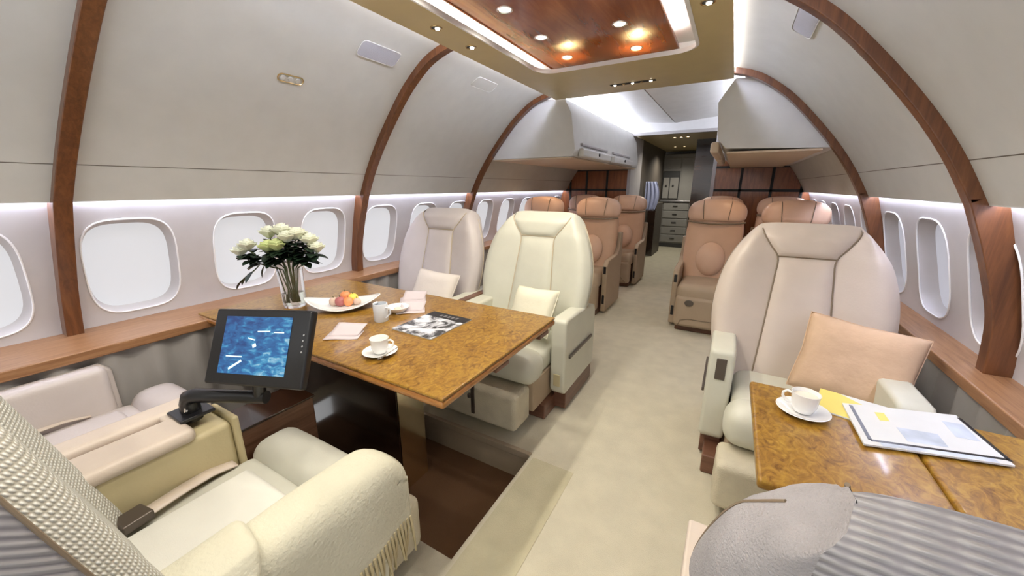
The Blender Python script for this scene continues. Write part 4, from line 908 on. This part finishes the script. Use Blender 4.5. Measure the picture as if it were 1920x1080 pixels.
# ------------------------------------------------------------------ papers on the right table
t = thing('magazine', 'yellow and white printed magazine under the newspaper on right table', 'magazine', (0.475, 1.43, RZ), -0.25, 'magazines')
m = MB(); m.box((-0.15, -0.09, 0.0), (0.17, 0.075, 0.005), 0.001, 1); m.build('pages', 'paper', t)
m = MB(); m.prismz([(-0.149, -0.088), (-0.06, -0.088), (0.0, -0.02), (-0.03, 0.03), (-0.10, 0.073), (-0.149, 0.073)], 0.005, 0.0056); m.build('cover_picture', 'yellow', t, smooth=False)
m = MB(); m.box((0.02, -0.05, 0.005), (0.10, 0.0, 0.0056)); m.build('cover_picture', 'yellow', t, smooth=False)
m = MB(); m.box((0.03, 0.01, 0.005), (0.15, 0.05, 0.0056)); m.build('cover_picture', 'bluegrey', t, smooth=False)
t = thing('newspaper', 'folded newspaper with black borders on the small right-hand table', 'newspaper', (0.545, 1.325, RZ + 0.003), -0.30)
m = MB(); m.prismz([(-0.185, 0.07), (-0.115, -0.145), (0.15, 0.02), (0.06, 0.235)], 0.003, 0.008); m.build('pages', 'paper', t, smooth=False)
def strip(a, b, w, m_, z=0.0086):
    a, b = Vector(a), Vector(b); d = (b - a).normalized(); n_ = Vector((-d.y, d.x)) * w / 2
    return MB().prismz([tuple(a - n_), tuple(b - n_), tuple(b + n_), tuple(a + n_)], 0.008, z)
for a, b in (((-0.165, 0.072), (-0.105, -0.112)), ((-0.105, -0.112), (0.142, 0.042)), ((0.145, 0.035), (0.065, 0.22))):
    strip(a, b, 0.009, 'black').build('black_border', 'black', t, smooth=False)
strip((-0.06, -0.095), (0.10, 0.005), 0.018, 'bluegrey', 0.0084).build('printed_column', 'bluegrey', t, smooth=False)
MB().prismz([(-0.06, 0.02), (-0.035, -0.045), (0.04, 0.0), (0.02, 0.06)], 0.008, 0.0084).build('printed_picture', 'bluegrey', t, smooth=False)
for k in range(5):
    strip((-0.085 + 0.045 * k, -0.112 + 0.028 * k), (-0.06 + 0.045 * k, -0.096 + 0.028 * k), 0.022, 'bluegrey', 0.0083).build('printed_column', 'bluegrey', t, smooth=False)
MB().prismz([(-0.11, 0.075), (-0.095, 0.03), (-0.075, 0.045), (-0.09, 0.09)], 0.008, 0.0084).build('printed_picture', 'yellow', t, smooth=False)
MB().prismz([(0.03, 0.16), (0.055, 0.08), (0.10, 0.10), (0.07, 0.18)], 0.008, 0.0084).build('printed_picture', 'bluegrey', t, smooth=False)

# ------------------------------------------------------------------ forward seats
def cabin_seat(label, loc):
    t = thing('cabin_seat', label, 'seat', loc, 0, 'peach leather seats of the forward cabin')
    def bx(z): return lerp([(0.42, 0.235), (0.7, 0.262), (0.95, 0.262), (1.06, 0.25)], z)
    m = MB()
    def back(u, v):
        a = 2 * PI * u; z = 0.40 + 0.66 * v; w = bx(z); c, s_ = math.cos(a), math.sin(a)
        x = w * math.copysign(abs(c) ** 0.6, c); y = 0.075 * math.copysign(abs(s_) ** 0.7, s_) + 0.22 * (z - 0.45)
        return (x, y, z)
    m.grid(back, 36, 16); m.build('backrest', 'peach', t, ang=70)
    m = MB()
    def head(u, v):
        a = 2 * PI * u; b = PI * v; s2 = math.sin(b) ** 0.42; c, s_ = math.cos(a), math.sin(a)
        x = 0.268 * math.copysign(abs(c) ** 0.6, c) * s2; z = 1.15 - 0.112 * math.copysign(abs(math.cos(b)) ** 0.8, math.cos(b)) - 0.035 * (x / 0.268) ** 2
        y = (0.095 * math.copysign(abs(s_) ** 0.7, s_)) * s2 + 0.22 * (z - 0.45) - 0.03 + 0.035 * (x / 0.268) ** 2
        return (x, y, z)
    m.grid(head, 40, 24); hd = m.build('headrest', 'peachlt', t, ang=70)
    for x in (-0.11, 0.11):
        MB().tube([(x * (1 + 0.15 * k / 8), -0.125 + 0.22 * (1.06 + 0.19 * k / 8 - 0.45) + (0.0 if 1 <= k <= 7 else 0.014) + 0.012 * (k / 8) ** 3, 1.06 + 0.185 * k / 8) for k in range(9)], 0.0035, 6).build('seam_piping', 'piping', hd)
    MB().tube([(0.262 * q, -0.10 + 0.045 * q * q + 0.125, 1.035 + 0.018 * (1 - q * q) * -1) for q in [-1 + k / 8 for k in range(17)]], 0.009, 8).build('headrest_piping', 'piping', t)
    m = MB(); m.lathe([(0.0001, 0.055), (0.06, 0.05), (0.10, 0.035), (0.128, 0.01), (0.132, 0.0)], n=36, cap=False)
    m.xf(Matrix.Translation((0.0, -0.045, 0.67)) @ Matrix.Rotation(PI / 2 - 0.21, 4, 'X') @ Matrix.Diagonal((1, 1.28, 1, 1))); m.build('lumbar_cushion', 'peachlt', t, ang=70)
    m = MB(); pad(m, (-0.235, -0.50, 0.30), (0.235, 0.02, 0.475), 0.06, 0.01); m.build('seat_cushion', 'taupe', t, ang=60)
    m = MB(); m.box((-0.235, -0.52, 0.06), (0.235, -0.40, 0.37), 0.04, 4); lr = m.build('leg_rest', 'taupe', t, wn=True)
    m = MB(); m.lathe([(0.03, 0), (0.03, 0.008), (0.0001, 0.01)], n=18); m.xf(Matrix.Translation((-0.11, -0.522, 0.31)) @ Matrix.Rotation(PI / 2, 4, 'X') @ Matrix.Diagonal((1.3, 1, 1, 1))); m.build('leg_rest_latch', 'gunmetal', lr)
    MB().tube([(-0.19, -0.522, 0.07), (-0.17, -0.523, 0.13), (-0.10, -0.523, 0.15), (0.12, -0.523, 0.15), (0.19, -0.522, 0.08)], 0.003, 6).build('foot_panel_seam', 'piping', lr)
    B('seat_base', 'skirt', (-0.22, -0.44, 0.0), (0.22, 0.18, 0.30), 0.01, t)
    for s in (-1, 1):
        a0, a1 = sorted((s * 0.240, s * 0.295))
        prof = [(-0.36, 0.03), (-0.36, 0.55), (-0.30, 0.60), (0.05, 0.62), (0.13, 0.70), (0.17, 0.86), (0.24, 0.86), (0.24, 0.03)]
        m = MB(); m.prismx(prof, a0, a1); ar = m.build('armrest', 'taupe', t, bevel=0.012, ang=30)
        m = MB(); m.box(((a0 + a1) / 2 - 0.014, -0.366, 0.46), ((a0 + a1) / 2 + 0.014, -0.355, 0.54), 0.004); m.build('arm_control', 'black', ar, wn=True)
        m = MB(); m.box(((a0 + a1) / 2 - 0.013, -0.366, 0.12), ((a0 + a1) / 2 + 0.013, -0.355, 0.22), 0.004); m.build('arm_slot', 'black', ar, wn=True)
    return t
first = cabin_seat('peach leather aisle seat left of the aisle in nearer forward row', (-1.375, 4.30, 0))
def more(label, x, y):
    c = copy_tree(first); c.location = (x, y, 0); c['label'] = label; return c
more('peach leather window seat on the left in nearer forward row', -2.09, 4.30)
more('peach leather aisle seat right of the aisle in nearer forward row', -0.125, 4.30)
more('peach leather window seat on the right behind the beige seat', 0.53, 4.30)
more('peach leather aisle seat left of the aisle in farther forward row', -1.355, 5.72)
more('peach leather window seat on the left in farther forward row', -2.03, 5.72)
more('peach leather aisle seat right of the aisle in farther forward row', -0.13, 5.72)
more('peach leather window seat on the right in farther forward row', 0.55, 5.72)
